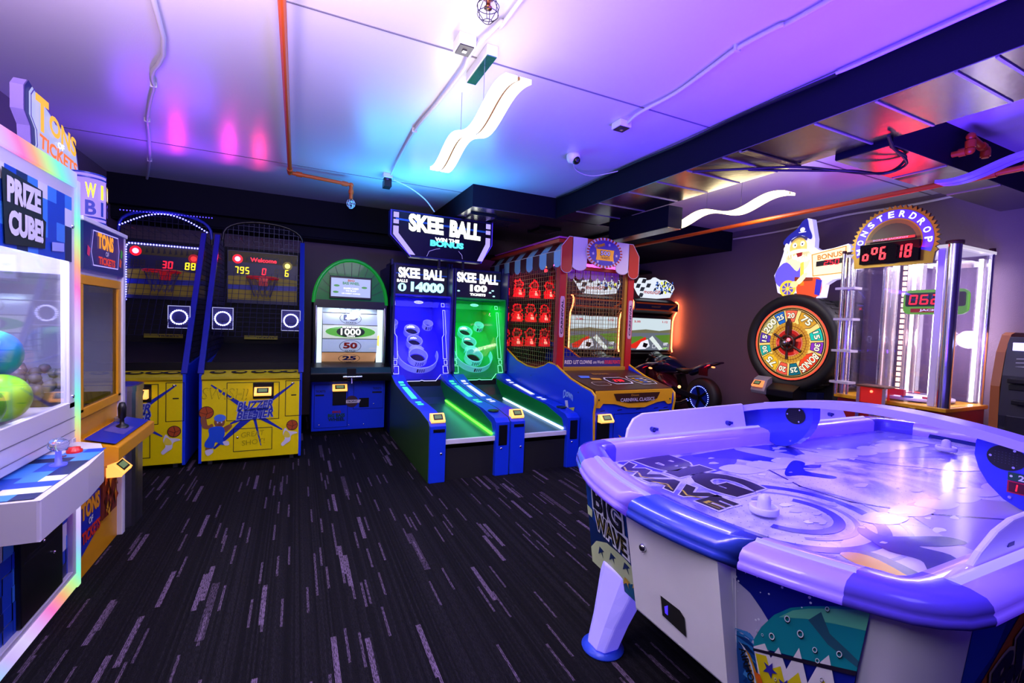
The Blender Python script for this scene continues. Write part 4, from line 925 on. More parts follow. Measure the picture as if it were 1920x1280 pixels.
# overhead sign
t = thing('skee_ball_sign', 'large hexagonal lit SKEE BALL sign reading WIN THE BONUS above both lanes', 'sign', (1.69, 5.75, 2.27)); t.scale = (.927,)*3
out = [(-.73,.6),(-.73,.28),(-.45,0),(.56,0),(.73,.26),(.73,.6)]
f = FRONT(0, 0); MB().plate(Fr((0,.14,0),(1,0,0),(0,0,1)), out, .14, DBLUE, n0=0).build('sign_box', t, .006)
b = MB().flat(f, [(-.7,.58),(-.7,.29),(-.43,.02),(.54,.02),(.7,.27),(.7,.58)], mat('sign_black', '06080e', .25), .003)
b.flat(f, [(-.66,.47),(.66,.44),(.66,.465),(-.66,.495)], mat('sign_blue_bar', '103a90', .4, em='1850b0', es=.5), .005)
gk = E('sign_letters', 'f8ffe8', 2.6)
b.text('SKEE', f, -.25, .455, .48, .235, gk, .012, .055, shear=-.05, rot=-1).text('BALL', f, .31, .44, .46, .235, gk, .012, .06, rot=-1)
b.text('WIN THE', f, .05, .272, .35, .05, E_WHITE, .012, .05).text('BONUS', f, .05, .215, .48, .085, E('bonus_cyan', '50e8ff', 1.8), .012, .06)
b.line(f, [(-.23+.08*0,.03),(-.2,.1),(-.1,.14),(-.05,.15)], .004, E_LAV, .006).line(f, [(.28,.04),(.27,.09),(.22,.14)], .004, E_LAV, .006)
b.build('sign_face', t)
for sx, e_, (xa, za), (xb, zb) in ((-1, 0, (.44,.03), (.69,.27)), (1, 0, (.55,.03), (.69,.25))):
    b = MB()
    for z0, z1 in ((.5,.57),(.42,.475)): b.flat(f, [(sx*.69,z0),(sx*.62,z0),(sx*.62,z1),(sx*.69,z1)][::sx], E_LAV, .008)
    b.flat(f, [(sx*xb,zb+.12),(sx*xb,zb+.01),(sx*(xa+.03),za),(sx*(xa-.05),za),(sx*.62,zb+.03),(sx*.62,zb+.12)][::sx], E_LAV, .008)
    b.line(f, [(sx*.72,.59),(sx*.72,.27),(sx*(xa+.01),.005)], .008, E_PUR, .006)
    b.build('side_light', t)
for x_ in (-.5, .5): MB().box(x_-.02, x_+.02, .05, .09, .6, .61, BLACK).build('hanger', t)
MB().box(-.05, -.02, .05, .09, -.12, 0, BLACK).build('bracket', t); MB().box(.3,.33,.05,.09,-.12,0,BLACK).build('bracket', t)
# ------------------------------------------------------------------ carnival clown machine, faces -y
BR = mat('awning_rust_red', 'b8301c', .4); AW = mat('awning_cream', 'd8ccc8', .4); AB = mat('awning_blue_lit', '88b8dc', .4); AD = mat('awning_maroon', '4a1428', .4); DKW = mat('console_brown', '3a1c12', .35)  # pale blue of the awning sides holds the blue light on them
t = thing('carnival_clown_machine', 'red and blue carnival cage game with striped awning and 500 TICKETS badge', 'arcade machine', (3.3, 3.85, 0)); W = .545
# body
MB().box(-W+.03, W-.03, .0, 2.9, .05, .78, BLUE).box(-W+.05, W-.05, .06, 2.9, 0, .05, BLACK).build('cabinet', t, .004)
fend = [(-.04,.05),(-.03,.35),(-.01,.6),(-.03,.7),(-.02,.78),(.04,.82),(.2,.845),(.45,.9),(.62,.96),(.78,1.02),(.93,1.03),(1.05,.98),(1.25,.93),(1.5,.93),(1.8,.98),(2.2,1.12),(2.6,1.2),(2.9,1.22),(2.9,.05)]
for sx in (-1, 1):
    x0, x1 = (-W-.01, -W+.03) if sx < 0 else (W-.03, W+.01)
    o = MB().prism(fend, 'x', x0, x1, BLUE).build('side_fender', t, .004)
    MB().tube([((x0+x1)/2, y_-.004 if i < 5 else y_, z_+.006) for i, (y_, z_) in enumerate(fend[:-1])], .013, mat('yellow_edge', 'e0a818', .35), 6).build('edge_trim', o)
b = MB(); F4 = Fr((-W-.012, .45, .63), (0,-1,0), (0,0,1))
b.text('Down', F4, 0, .08, .2, .09, mat('decal_blue_white', '90b8f0', .4), .002, .03, curve=.03).flat(F4, [(.02,-.05),(.14,-.02),(.1,-.14),(.04,-.09)], mat('decal_yellow', 'c8c840', .4), .002).flat(F4, [(-.06,.02),(0,.03),(.02,-.05),(-.03,-.06)], WHITE, .003)
for u, v in ((-.5,.0),(-1.2,.1),(-.9,.2),(-1.55,.15),(.2,.15)): b.disc(F4, u, v, .008, .008, INK, .003, 8)
b.build('side_decal', t)
# console top
b = MB().prism([(0,.78),(0,.84),(.75,.96),(.75,.78)], 'x', -W+.03, W-.03, DKW)
FC = Fr((0, 0, .842), (1,0,0), Vector((0,.75,.12)))
def octa(cx, cy, w_, h): return [(cx-w_, cy-h*.5), (cx-w_*.75, cy-h), (cx+w_*.75, cy-h), (cx+w_, cy-h*.5), (cx+w_, cy+h*.5), (cx+w_*.75, cy+h), (cx-w_*.75, cy+h), (cx-w_, cy+h*.5)]
b.flat(FC, octa(.0,.3,.15,.13), WHITE, .002).flat(FC, octa(.0,.3,.135,.11), INK, .004).digits('230', FC, -.07, .25, .035, .08, E_RED, None, .006)
b.flat(FC, octa(.33,.3,.14,.16), WHITE, .002).flat(FC, octa(.33,.3,.13,.148), mat('console_dark_brown', '2a160e', .4), .003); b.flat(FC, octa(-.3,.2,.11,.07), mat('console_pale', 'b8a898', .4), .002).flat(FC, octa(-.3,.2,.1,.06), DKW, .003)
for i in range(9): b.flat(FC, [(.24+(i % 3)*.06,.2+(i//3)*.07),(.29+(i % 3)*.06,.2+(i//3)*.07),(.28+(i % 3)*.06,.23+(i//3)*.07),(.23+(i % 3)*.06,.23+(i//3)*.07)], [GOLD, LBLUE, AW][i % 3], .005)
b.flat(FC, [(-.42,.42),(-.3,.42),(-.26,.5),(-.4,.52)], LBLUE, .003).flat(FC, [(-.32,.35),(-.2,.33),(-.18,.4),(-.3,.42)], GOLD, .003).text('Down', FC, -.05, .58, .22, .06, mat('gold_text', 'b88020', .4), .003, .03)
b.build('console', t, .003)
# yellow fascia
YG = mat('golden_fascia', 'e8a818', .35)
fas = [(-W+.03,.83),(-W+.03,.66),(-W+.08,.655),(-W+.12,.7),(-.28,.69),(-.1,.645),(.12,.64),(.3,.69),(W-.14,.7),(W-.09,.66),(W-.04,.67),(W-.03,.83)]
b = MB().plate(FRONT(0, 0), fas, .02, YG); f = FRONT(0, -.02)
b.flat(f, [(-.3,.80),(.33,.80),(.29,.73),(.15,.695),(-.1,.695),(-.26,.725)], DKW, .003).text('CARNIVAL CLASSICS', f, .02, .73, .46, .038, mat('pale_letters', 'c8c0d0', .4), .006, .02).text('Down', f, -.02, .778, .1, .022, mat('gold_text', 'b88020', .4), .006, .02)
for u, v in ((-W+.06,.74),(W-.07,.72)): b.disc(f, u, v, .01, .01, INK, .004, 10)
b.build('fascia', t, .003)
# front doors
f = FRONT(0, 0); b = MB().line(f, [(-.27,.12),(-.27,.58),(.3,.58),(.3,.12)], .006, DBLUE, .003, True)
for u in (-.42,-.2,.05,.3,.44): b.flat(f, [(u-.03,.615),(u+.03,.62),(u+.03,.628),(u-.03,.623)], INK, .003)
for r0 in (.05,.07,.09): b.ring(f, .03, .4, r0, r0+.006, DBLUE, .003, 16, -50, 50).ring(f, .03, .4, r0, r0+.006, DBLUE, .003, 16, 130, 230)
b.flat(f, [(-.2,.36),(-.08,.28),(.0,.34),(-.04,.24),(.02,.16),(-.1,.2),(-.16,.14),(-.14,.26)], YG, .003).text('Down', f, .1, .25, .2, .08, LBLUE, .003, .03)
b.build('door_artwork', t)
MB().box(-W+.06, -W+.22, -.012, 0, .2, .58, BLACK).build('bill_acceptor', t, .004); reader(t, -W+.14, -.008, .545, .15)
MB().box(W-.2, W-.06, -.012, 0, .3, .6, BLACK).build('ticket_door', t, .004); lock(t, W-.13, -.014, .52, .01)
# posts
for x0, x1, y0 in ((-W, -W+.09, .75), (W-.09, W, .75)): MB().box(x0, x1, y0, y0+.09, .9, 2.3, RED).build('corner_post', t, .006)
MB().box(-W, -W+.06, 2.8, 2.88, 1.1, 2.3, RED).build('rear_post', t, .004); MB().box(W-.06, W, 2.8, 2.88, 1.1, 2.3, RED).build('rear_post', t, .004)
WD = mat('golden_wood', 'a87818', .4)
b = MB().box(-W+.09, -W+.115, .77, .82, .98, 2.2, WD).box(W-.13, W-.09, .77, .82, .98, 2.2, WD).box(-W+.09, W-.09, .74, .82, .945, 1.0, WD).box(-W+.09, W-.09, .77, .82, 2.16, 2.2, mat('lintel_red', 'a03018', .4)); b.build('window_frame', t, .003)
for sx in (-1, 1):
    b = MB().plate(FRONT(sx*(W-.045), .75), [(-.02,1.35),(.02,1.35),(.03,1.38),(.03,1.8),(.02,1.83),(-.02,1.83),(-.03,1.8),(-.03,1.38)], .006, mat('plaque_rose', 'c898a8', .4))
    fq = Fr((sx*(W-.045), .742, 1.59), (0,0,1), (-1,0,0)); b.text('CARNIVAL', fq, 0, 0, .4, .03, mat('plaque_ink', '302038', .4), .002, .03); b.build('name_plaque', t)
# mesh
GW = mat('gold_mesh_wire', '9a8858', .35, .7)
FW = Fr((0, .80, 0), (1,0,0), (0,0,1)); MB().grid(FW, -W+.115, W-.13, 1.12, 2.16, .05, .05, .0032, GW).build('front_mesh', t)
for sx in (-1, 1):
    g = MB(); X = sx*(W-.02)
    def zb(y_): 
        for (a, za), (c_, zc) in zip(fend[7:-1], fend[8:-1]):
            if a <= y_ <= c_: return za+(zc-za)*(y_-a)/(c_-a)
        return 1.0
    y_ = .84
    while y_ < 2.8: g.bar((X, y_, zb(y_)), (X, y_, 2.22), .0035, GW); y_ += .055
    z = .98
    while z < 2.22: 
        ys = [q*.05 for q in range(17, 57) if zb(q*.05) < z]
        if ys: g.bar((X, ys[0], z), (X, ys[-1], z), .0035, GW)
        z += .055
    g.build('side_mesh', t)
# RED LIT CLOWNS band
b = MB().box(-W+.115, W-.13, .79, .8, 1.0, 1.11, mat('band_violet', '2c2466', .35, em='2c2466', es=.25)); f = FRONT(0, .79)
b.text('RED LIT', f, -.31, 1.055, .2, .045, AW, .004, .03).text('CLOWNS', f, -.11, 1.055, .18, .045, AW, .004, .03).text('are Worth', f, .08, 1.055, .16, .04, AW, .004, .02).text('DOUBLE POINTS!', f, .29, 1.055, .24, .045, mat('band_red', 'c02838', .4, em='c02838', es=.3), .004, .03)
b.build('slogan_band', t)
# scalloped inner valance and roof
b = MB(); f = FRONT(0, .9)
for i in range(8):
    u = -W+.14+i*.11; b.flat(f, [(u-.05,2.2),(u-.05,2.1)]+[(u+.05*math.cos(R(a)), 2.1+.045*math.sin(R(a))) for a in range(180, 361, 30)]+[(u+.05,2.2)], mat('valance_mauve', 'a878b8', .4), 0)
b.build('inner_valance', t)
MB().box(-W, W, .8, 2.88, 2.46, 2.5, BR).box(-W+.06, W-.06, 2.82, 2.86, 1.1, 2.3, MATTE).box(-W+.03, W-.03, .9, 2.85, .78, .9, mat('pit_dark', '1a0a0a', .6)).build('roof_and_back', t)
# striped awning sides
for sx in (-1, 1):
    b = MB(); n = 12; y0_, y1_ = .72, 2.88
    for i in range(n):
        a, c_ = y0_+(y1_-y0_)*i/n, y0_+(y1_-y0_)*(i+1)/n; m_ = AB if i % 2 == 0 else AD; X = sx*(W+.002)
        b.add([(X, a, 2.36), (X, c_, 2.36), (sx*(W-.11), c_, 2.5), (sx*(W-.11), a, 2.5)], [(0,1,2,3)], m_)
        pts = [(a,2.36),(a,2.24)]+[((a+c_)/2-(c_-a)/2*math.cos(R(q)), 2.24-.075*math.sin(R(q))) for q in range(20, 170, 20)]+[(c_,2.24),(c_,2.36)]
        b.prism(pts, 'x', X-.004*sx, X+.004*sx, m_)
    b.tube([(sx*(W+.002), y0_, 2.36), (sx*(W+.002), y1_, 2.36)], .006, AW, 6); b.build('awning_side', t)
b = MB(); f = FRONT(0, .72); sc = [(-W-.02,-W+.13,BR),(-W+.13,-W+.33,AW),(W-.33,W-.14,AW),(W-.14,W+.02,BR)]
for i, (a, c_, m_) in enumerate(sc):
    top0 = 2.52 if 0 < i else 2.38; top1 = 2.52 if i < 3 else 2.38; zl = 2.2 if i in (1, 2) else 2.16
    pts = [(a, zl)]+[((a+c_)/2-(c_-a)/2*math.cos(R(q)), zl-.06*math.sin(R(q))) for q in range(15, 180, 15)]+[(c_, zl), (c_, top1)]
    if i == 3: pts += [(c_-.1, 2.52)]
    pts += [(a, top0)] if i else [(a+.1, 2.52), (a, top0)]
    if i == 0: pts = [(a, zl)]+[((a+c_)/2-(c_-a)/2*math.cos(R(q)), zl-.06*math.sin(R(q))) for q in range(15, 180, 15)]+[(c_, zl), (c_, 2.52), (a+.1, 2.52), (a, 2.4)]
    b.plate(f, pts, .012, m_)
    b.line(f, pts, .006, AW, .014, True)
b.plate(f, [(-W+.33,2.42),(W-.33,2.42),(W-.33,2.52),(-W+.33,2.52)], .012, BR)
b.build('awning_front', t)
# badge
f = FRONT(.02, .70); el = [(.26*math.cos(R(a)), 2.37+.18*math.sin(R(a))) for a in range(0, 360, 12)]
b = MB().plate(f, el, .02, AW)
for i in range(0, 30, 1):
    a = R(i*12); c_ = R(i*12+6); b.flat(f, [(.26*math.cos(a),2.37+.18*math.sin(a)),(.26*math.cos(c_),2.37+.18*math.sin(c_)),(.2*math.cos(c_),2.37+.13*math.sin(c_)),(.2*math.cos(a),2.37+.13*math.sin(a))], BR, .022)
b.disc(f, 0, 2.37, .225, .15, mat('badge_violet', '4a3c98', .4), .024, 30)
for u, v in ((-.17,2.35),(.17,2.35),(-.14,2.44),(.13,2.27),(-.1,2.26),(.06,2.47)): b.flat(f, [(u+.022*(1 if k % 2 == 0 else .45)*math.sin(R(36*k)), v+.022*(1 if k % 2 == 0 else .45)*math.cos(R(36*k))) for k in range(10)], AW, .026)
b.flat(f, [(-.13,2.28),(.13,2.28),(.12,2.34),(.13,2.41),(-.13,2.41),(-.12,2.34)], mat('ticket_gold', 'e0a020', .4, em='e09018', es=.4), .028)
b.text('500', f, 0, 2.365, .15, .065, INK, .03, .06).text('500', f, 0, 2.365, .135, .052, WHITE, .034, .02).text('TICKETS', f, 0, 2.31, .13, .028, BROWN, .03, .03).text('Down', f, -.08, 2.455, .14, .05, GOLD, .03, .05, rot=18)
b.build('ticket_badge', t)
# clowns
CR = mat('clown_red_fluff', 'c81020', .7, em='ff1020', es=.32, bump=1, nscale=60); CWH = mat('clown_highlight', 'ff8060', .5, em='ff7060', es=3.0)  # glowing balls stand for the bright highlight low on each clown
def clown(x, y, z):
    b = MB().lathe([(.085, 0), (.08, .04), (.055, .1), (.03, .15), (.0, .16)], (x, y, z), CR, 12).ball((x, y, z+.2), .042, mat('clown_face', '601018', .6), 10)
    b.ball((x, y-.06, z+.045), .036, CWH, 8, (1, .6, 1.2)).ball((x, y-.045, z+.1), .018, CWH, 6)
    rr = random.Random(int(x*999+z*77))
    for i in range(20):
        a = i*2*math.pi/20+rr.random()*.2; r_ = rr.uniform(.06, .085); b.ball((x+r_*math.cos(a), y+rr.uniform(-.02,.02), z+.2+r_*math.sin(a)), rr.uniform(.012, .02), CR, 5)
    for sx in (-1, 1):
        for k in range(6): b.ball((x+sx*(.075+.02*rr.random()), y-.02, z+.01+.022*k), rr.uniform(.012, .02), CR, 5)
    return b.build('clown_target', t)
for z, y_, xs in ((1.9,2.65,(-.42,-.15,.13,.4)), (1.52,2.6,(-.43,-.19,.05,.3)), (1.14,2.55,(-.42,-.2,.03,.28))):
    for x_ in xs: clown(x_, y_, z)
    MB().box(-W+.06, W-.06, y_-.09, 2.82, z-.03, z, MATTE).build('shelf', t)
b = MB()
b.box(-.5, .5, 1.0, 1.02, 2.24, 2.27, E('magenta_tube', 'ff40f0', 5)).box(-W+.03, -W+.05, 1.0, 2.5, 2.26, 2.28, E('magenta_tube', 'ff40f0')); b.build('neon_tube', t)
b = MB(); rr = random.Random(6)
for i in range(22): b.ball((rr.uniform(-.45,.45), rr.uniform(1.1,2.6), rr.uniform(2.34,2.5)), .03, [E('bulb_pink','ff60c0',3), E('bulb_gold','ffb040',3), E('bulb_red','ff3040',3)][i % 3], 8)
b.box(-W+.03, W-.03, .85, 2.8, 2.52, 2.54, mat('ceiling_magenta', 'c040c0', .4)); b.build('canopy_bulbs', t)
light('clown_red_light', 'AREA', (3.2, 6.1, 2.15), (1, .05, .08), 10, .8, .3, (0, .5, -1)); light('clown_canopy_light', 'POINT', (3.2, 5.0, 2.4), (1, .2, .9), 3, .05)
# ------------------------------------------------------------------ motorbike racing machines
MOR = mat('bike_orange', 'd05a14', .35); NEON = E('neon_orange_white', 'ff7a48', 7)
def moto(x, label, dim=1):
    t = thing('motorbike_racing_machine', label, 'arcade machine', (x, 6.2, 0))
    # platform and cabinet
    MB().box(-.42, .42, -1.75, .7, 0, .16, BLACK).build('platform', t, .01)
    MB().prism([(.0,.16),(.0,.95),(-.05,1.05),(.05,1.1),(.05,1.72),(-.12,1.8),(-.12,1.95),(.0,2.0),(.6,2.0),(.6,.16)], 'x', -.44, .44, mat('cab_dark', '0c0a10', .4)).build('cabinet', t, .006)
    o = MB().box(-.49, .49, .0, .05, 1.08, 1.7, BLACK).build('monitor', t, .005); f = FRONT(0, -.001)
    b = MB().flat(f, [(-.46,1.11),(.46,1.11),(.46,1.66),(-.46,1.66)], E('race_sky', 'c8d8e0', 1.1), .001)
    b.flat(f, [(-.46,1.44),(-.1,1.47),(.2,1.45),(.46,1.48),(.46,1.4),(-.46,1.38)], E('race_treeline', '808060', .7), .002).flat(f, [(-.46,1.4),(.46,1.42),(.46,1.11),(-.46,1.11)], E('race_tarmac', '707888', .8), .003)
    b.flat(f, [(-.46,1.33),(-.2,1.35),(-.02,1.3),(-.46,1.2)], E('race_grass', '609030', .8), .004).flat(f, [(.1,1.37),(.46,1.39),(.46,1.22),(.3,1.25)], E('race_grass', '609030'), .004)
    b.flat(f, [(-.02,1.31),(.05,1.36),(.3,1.13),(.22,1.11)], E('race_curb', 'e0ece8', 1), .005)
    b.flat(f, [(-.42,1.2),(-.2,1.3),(-.1,1.34),(-.08,1.27),(-.2,1.22),(-.3,1.14),(-.4,1.14)], E('race_red_bike', 'e02818', 1), .006).flat(f, [(-.2,1.25),(-.05,1.3),(.0,1.18),(-.1,1.13),(-.3,1.12)], E('race_white', 'f0f0ff', 1), .007).flat(f, [(-.14,1.24),(-.04,1.22),(-.08,1.15),(-.16,1.17)], INK, .008)
    b.line(f, [(.06,1.15),(.06,1.2),(.12,1.24),(.2,1.22),(.19,1.17),(.13,1.18),(.12,1.15)], .008, E('race_white', 'f0f0ff'), .009, True)
    b.text('1ST', f, .36, 1.22, .1, .05, E('race_white','f0f0ff'), .009, .05, shear=.2).text('LAP 1', f, .36, 1.145, .12, .04, E('race_green','a0e060',1), .009, .05, shear=.2).text('2.35', f, -.3, 1.6, .14, .035, mat('race_red_txt','c03040',.4,em='c03040',es=.7), .009, .04).text('1.12', f, .32, 1.61, .12, .035, mat('race_red_txt','c03040'), .009, .04)
    b.build('race_image', o)
    # header
    b = MB().prism([(-.02,1.76),(-.14,1.8),(-.14,1.92),(0,1.98),(.1,1.98),(.1,1.76)], 'x', -.48, .48, mat('header_navy', '10103a', .35)); f = FRONT(0, -.141)
    b.flat(f, [(-.46,1.9),(.44,1.9),(.47,1.93),(-.46,1.925)], MOR, .002).flat(f, [(-.46,1.79),(.3,1.79),(.4,1.815),(-.46,1.815)], MOR, .002).flat(f, [(.3,1.8),(.46,1.9),(.4,1.9),(.26,1.83)], MOR, .003).text('motoGP', f, -.02, 1.862, .2, .028, mat('header_gold', 'a06820', .4), .003, .02)
    b.build('header', t, .004)
    # neon side
    for sx in (-1, 1):
        side = [(sx*.495, -.06, 1.97), (sx*.497, -.10, 1.955), (sx*.498, -.125, 1.92), (sx*.497, -.12, 1.86), (sx*.495, -.08, 1.77), (sx*.493, -.04, 1.7), (sx*.49, -.02, 1.62), (sx*.49, -.015, 1.4), (sx*.49, -.02, 1.14), (sx*.49, -.04, 1.08)]
        MB().tube(side, .012, NEON, 8).build('neon_edge', t)
        MB().prism([(-.05,1.05),(.02,1.1),(.02,1.68),(-.1,1.82),(-.1,1.95),(.5,1.98),(.5,1.0)], 'x', sx*.46-.015, sx*.46+.015, mat('cab_dark', '0c0a10')).build('side_panel', t, .003)
    # marquee: chequered flag and riders
    f = FRONT(0, -.06); E_M = E('marquee_white', 'e8f0ff', 1.0)
    out = [(-.46,2.24),(-.36,2.24),(-.3,2.34),(-.2,2.34),(-.18,2.3),(-.05,2.33),(.0,2.37),(.12,2.33),(.25,2.34),(.42,2.26),(.45,2.2),(.4,2.12),(.36,2.04),(.1,2.01),(-.25,2.01),(-.32,2.06),(-.4,2.17)]
    b = MB().plate(Fr((0,0,0),(1,0,0),(0,0,1)), out, .06, E_M)
    for cx, cy in ((-.36,2.2),(-.24,2.29),(-.27,2.15),(-.14,2.22),(-.29,2.05)): b.flat(f, [(cx-.06,cy-.035),(cx+.02,cy-.035),(cx+.055,cy+.035),(cx-.03,cy+.035)], mat('flag_grey', '283038', .4, em='404850', es=.3), .004)
    b.text('motoGP', f, -.08, 2.11, .38, .085, E_M, .03, .09, shear=.2).text('motoGP', f, -.08, 2.11, .36, .065, mat('moto_red', 'b01828', .4, em='b01828', es=.7), .034, .02, shear=.2)
    rr = random.Random(12)
    for i in range(80):
        cx, cy, s_ = rr.uniform(-.02,.4), rr.uniform(2.1,2.3), rr.uniform(.012,.035)
        b.flat(f, [(cx+s_*math.cos(k*1.3+i)*rr.uniform(.6,1.3), cy+s_*math.sin(k*1.3+i)) for k in range(4)], [mat('rider_navy','182858',.4,em='182858',es=.5), mat('rider_blue','3060b0',.4,em='3060b0',es=.7), mat('rider_dark','101820',.4), E('rider_yellow','e0e040',1.2)][[0,1,2,0,1,2,0,2,1,3][i % 10]], .006+.0002*i)
    b.build('marquee', t)
    # bike
    k = MB(); BK2 = mat('bike_navy_gloss', '14183c', .15, coat=.6); BRD = mat('bike_dark_red', '3c0c18', .2, coat=.5)
    def loft(secs, mt, n=14):
        vs = []
        for (y_, z_, rx, rz) in secs: vs += [(rx*math.cos(2*math.pi*j/n), y_, z_+rz*math.sin(2*math.pi*j/n)) for j in range(n)]
        fs = [(i*n+j, i*n+(j+1) % n, (i+1)*n+(j+1) % n, (i+1)*n+j) for i in range(len(secs)-1) for j in range(n)]
        q = MB().add(vs, fs, mt, True); q.add(vs[:n], [tuple(range(n))], mt); q.add(vs[-n:], [tuple(range(n))[::-1]], mt); return q
    loft([(-.12,.88,.05,.05),(-.2,.9,.16,.14),(-.38,.88,.2,.17),(-.55,.9,.17,.14),(-.7,.87,.12,.09),(-.8,.86,.08,.05)], BK2).build('fuel_tank', t)
    loft([(-.08,.72,.05,.08),(-.2,.68,.19,.22),(-.45,.58,.2,.24),(-.7,.5,.16,.18),(-.85,.46,.08,.08)], BRD).build('fairing', t)
    loft([(-.72,.86,.1,.04),(-.9,.84,.13,.045),(-1.05,.87,.12,.04),(-1.12,.9,.06,.03)], BLACK).build('seat', t)
    loft([(-1.0,.84,.1,.06),(-1.18,.92,.1,.06),(-1.32,.985,.09,.04),(-1.52,1.03,.05,.015)], BK2).build('tail', t)
    MB().ball((-.08,-1.3,.88), .03, E('tail_lamp', 'ff1020', 12), 10, (.6,1.3,.8)).box(-.104,-.09,-1.36,-1.2,.82,.93,mat('bike_dark_red','701018')).build('tail_lamp', t)
    MB().ball((-.08,-1.44,.96), .016, E('amber_lamp', 'ff8850', 3), 8, (.5,2.4,.8)).build('indicator', t)
    MB().lathe([(.19, -.09), (.26, -.085), (.295, -.05), (.3, 0), (.295, .05), (.26, .085), (.19, .09), (.19, -.09)], (0,-1.22,.48), RUBBER, 32, 'x').build('rear_tyre', t)
    wh = MB().lathe([(.19, -.085), (.17, -.06), (.03, -.05), (.03, .05), (.17, .06), (.19, .085)], (0,-1.22,.48), mat('rim_navy', '101a60', .3, .5, em='1020a0', es=.25), 32, 'x')
    for i in range(5): a = i*1.257; wh.bar((-.08,-1.22,.48), (-.08,-1.22+.18*math.cos(a),.48+.18*math.sin(a)), .03, BLACK)
    o = wh.build('rear_wheel', t)
    MB().leds([(-.092,-1.22+.17*math.cos(a*math.pi/18),.48+.17*math.sin(a*math.pi/18)) for a in range(37)], .0297, .0065, E('wheel_led', '7080ff', 7)).build('led_ring', o)
    MB().bar((-.13,-1.22,.48), (-.13,-.72,.55), .05, mat('swingarm_grey', '2a2a34', .3, .6), .07).bar((.13,-1.22,.48), (.13,-.72,.55), .05, mat('swingarm_grey', '2a2a34'), .07).build('swingarm', t)
    b = MB().bar((0,-.9,.35), (0,-.75,.78), .12, BLACK, .08).bar((0,-.5,.2), (0,-.5,.5), .16, BLACK, .2).tube([(-.16,-.35,.32),(-.18,-.7,.3),(-.17,-.95,.36),(-.14,-1.05,.42)], .03, CHROME, 8).ball((-.17,-.9,.6), .025, E('foot_lamp', 'ffb070', 3), 8).box(-.22,-.1,-.8,-.76,.38,.4,STEEL).box(.1,.22,-.8,-.76,.38,.4,STEEL); b.build('frame', t)
    MB().tube([(-.33,-.3,.93),(-.2,-.2,.97),(0,-.16,.98),(.2,-.2,.97),(.33,-.3,.93)], .018, BLACK, 8).box(-.1,.1,-.24,-.12,.98,1.03,BLACK).build('handlebar', t)
    loft([(-.06,.98,.12,.06),(-.16,1.02,.15,.08),(-.3,.99,.12,.05)], mat('screen_smoke', '141420', .1)).build('windscreen', t)
    return t
moto(4.4, 'motorbike racing machine seen through the carnival cage mesh')
moto(5.58, 'motorbike racing machine nearest the right wall with glowing bike wheel')
light('neon_orange_glow', 'AREA', (6.28, 6.42, 1.6), (1, .2, .05), 8, .05, .8, (1, .1, 0)); light('bike_tail_glow', 'POINT', (5.48, 4.86, .95), (1, .05, .05), 1.0, .03)
# ------------------------------------------------------------------ pirate wheel, faces -x
t = thing('pirate_wheel_machine', 'prize wheel in a big black tyre with numbered slices and ship wheel hub', 'arcade machine', (5.5, 3.64, 0), -90)
CZ = 1.38
prof = [(.47, 0), (.5, -.03), (.56, -.035), (.585, -.01), (.6, .03), (.6, .2), (.57, .24), (.47, .24), (.47, 0)]
MB().lathe(prof, (0,0,CZ), RUBBER, 64, 'y').build('tyre', t)
b = MB()
for i in range(48):
    a = R(i*7.5); c_, s_ = math.cos(a), math.sin(a); p = Vector((.6*c_, .05, CZ+.6*s_)); q = Vector((.6*c_, .2, CZ+.6*s_)); b.bar(p, q, .03, RUBBER, .02, up=(c_, 0, s_))
b.build('tyre_tread', t)
f = FRONT(0, 0, CZ)
b = MB()
for r0, r1, m_ in ((.455,.475,mat('rim_black','0a0a0c',.3)), (.44,.458,E('rim_red','ff5038',1.4)), (.425,.442,mat('rim_brass','c89858',.3,.5,em='c08040',es=.5)), (.415,.428,BLACK)): b.ring(f, 0, 0, r0, r1, m_, .004, 60)
b.build('rim', t)
def SL(nm, c_, e=.75): return mat('slice_'+nm, c_, .3, em=c_, es=e, coat=.5)
YB_ = SL('cream', 'f0d070', .7)
b = MB().disc(f, 0, 0, .415, .415, YB_, .002, 64)
slices = [(90,'20','e86040',24),(114,'25','1860b0',22),(143,'200','b8b060',34),(173,'15','5030a0',22),(198,'30','18a898',22),(228,'75','e0b020',36),(258,'20','e85840',24),(283,'25','106878',24),(318,'BONUS','e04018',46),(354,'30','8030a8',22),(18,'15','18b898',24),(55,'75','c09020',36)]
for am, s_, c_, wd in slices:
    a0, a1 = R(am-wd/2+1), R(am+wd/2-1); am_ = R(am); r0, r1 = (.26, .40)
    if s_ in ('200','75','BONUS'): r0 = .23
    P = [(r1*math.cos(a0+(a1-a0)*k/5), r1*math.sin(a0+(a1-a0)*k/5)) for k in range(6)]
    if s_ in ('200','75','BONUS'): P += [(.3*math.cos(a1), .3*math.sin(a1)), (r0*math.cos(am_+.1), r0*math.sin(am_+.1)), (r0*math.cos(am_-.1), r0*math.sin(am_-.1)), (.3*math.cos(a0), .3*math.sin(a0))]
    else: P += [(r0*math.cos(am_+.16), r0*math.sin(am_+.16)), (r0*math.cos(am_-.16), r0*math.sin(am_-.16))]
    b.flat(f, P, SL(c_, c_), .004); b.line(f, P, .006, INK, .006, True)
    rt = am-90; rr_ = .335; w_ = {'200': .2, '75': .13, 'BONUS': .26}.get(s_, .09)
    h = .085 if s_ in ('200','75','BONUS') else .065
    b.text(s_, f, rr_*math.cos(am_), rr_*math.sin(am_), w_+.012, h+.014, INK, .008, .07, rot=rt).text(s_, f, rr_*math.cos(am_), rr_*math.sin(am_), w_, h, E('slice_digits', 'fff8e0', 1.1), .01, .03, rot=rt)
b.ring(f, 0, 0, .405, .412, INK, .012, 64)
b.build('slice_disc', t)
b = MB()
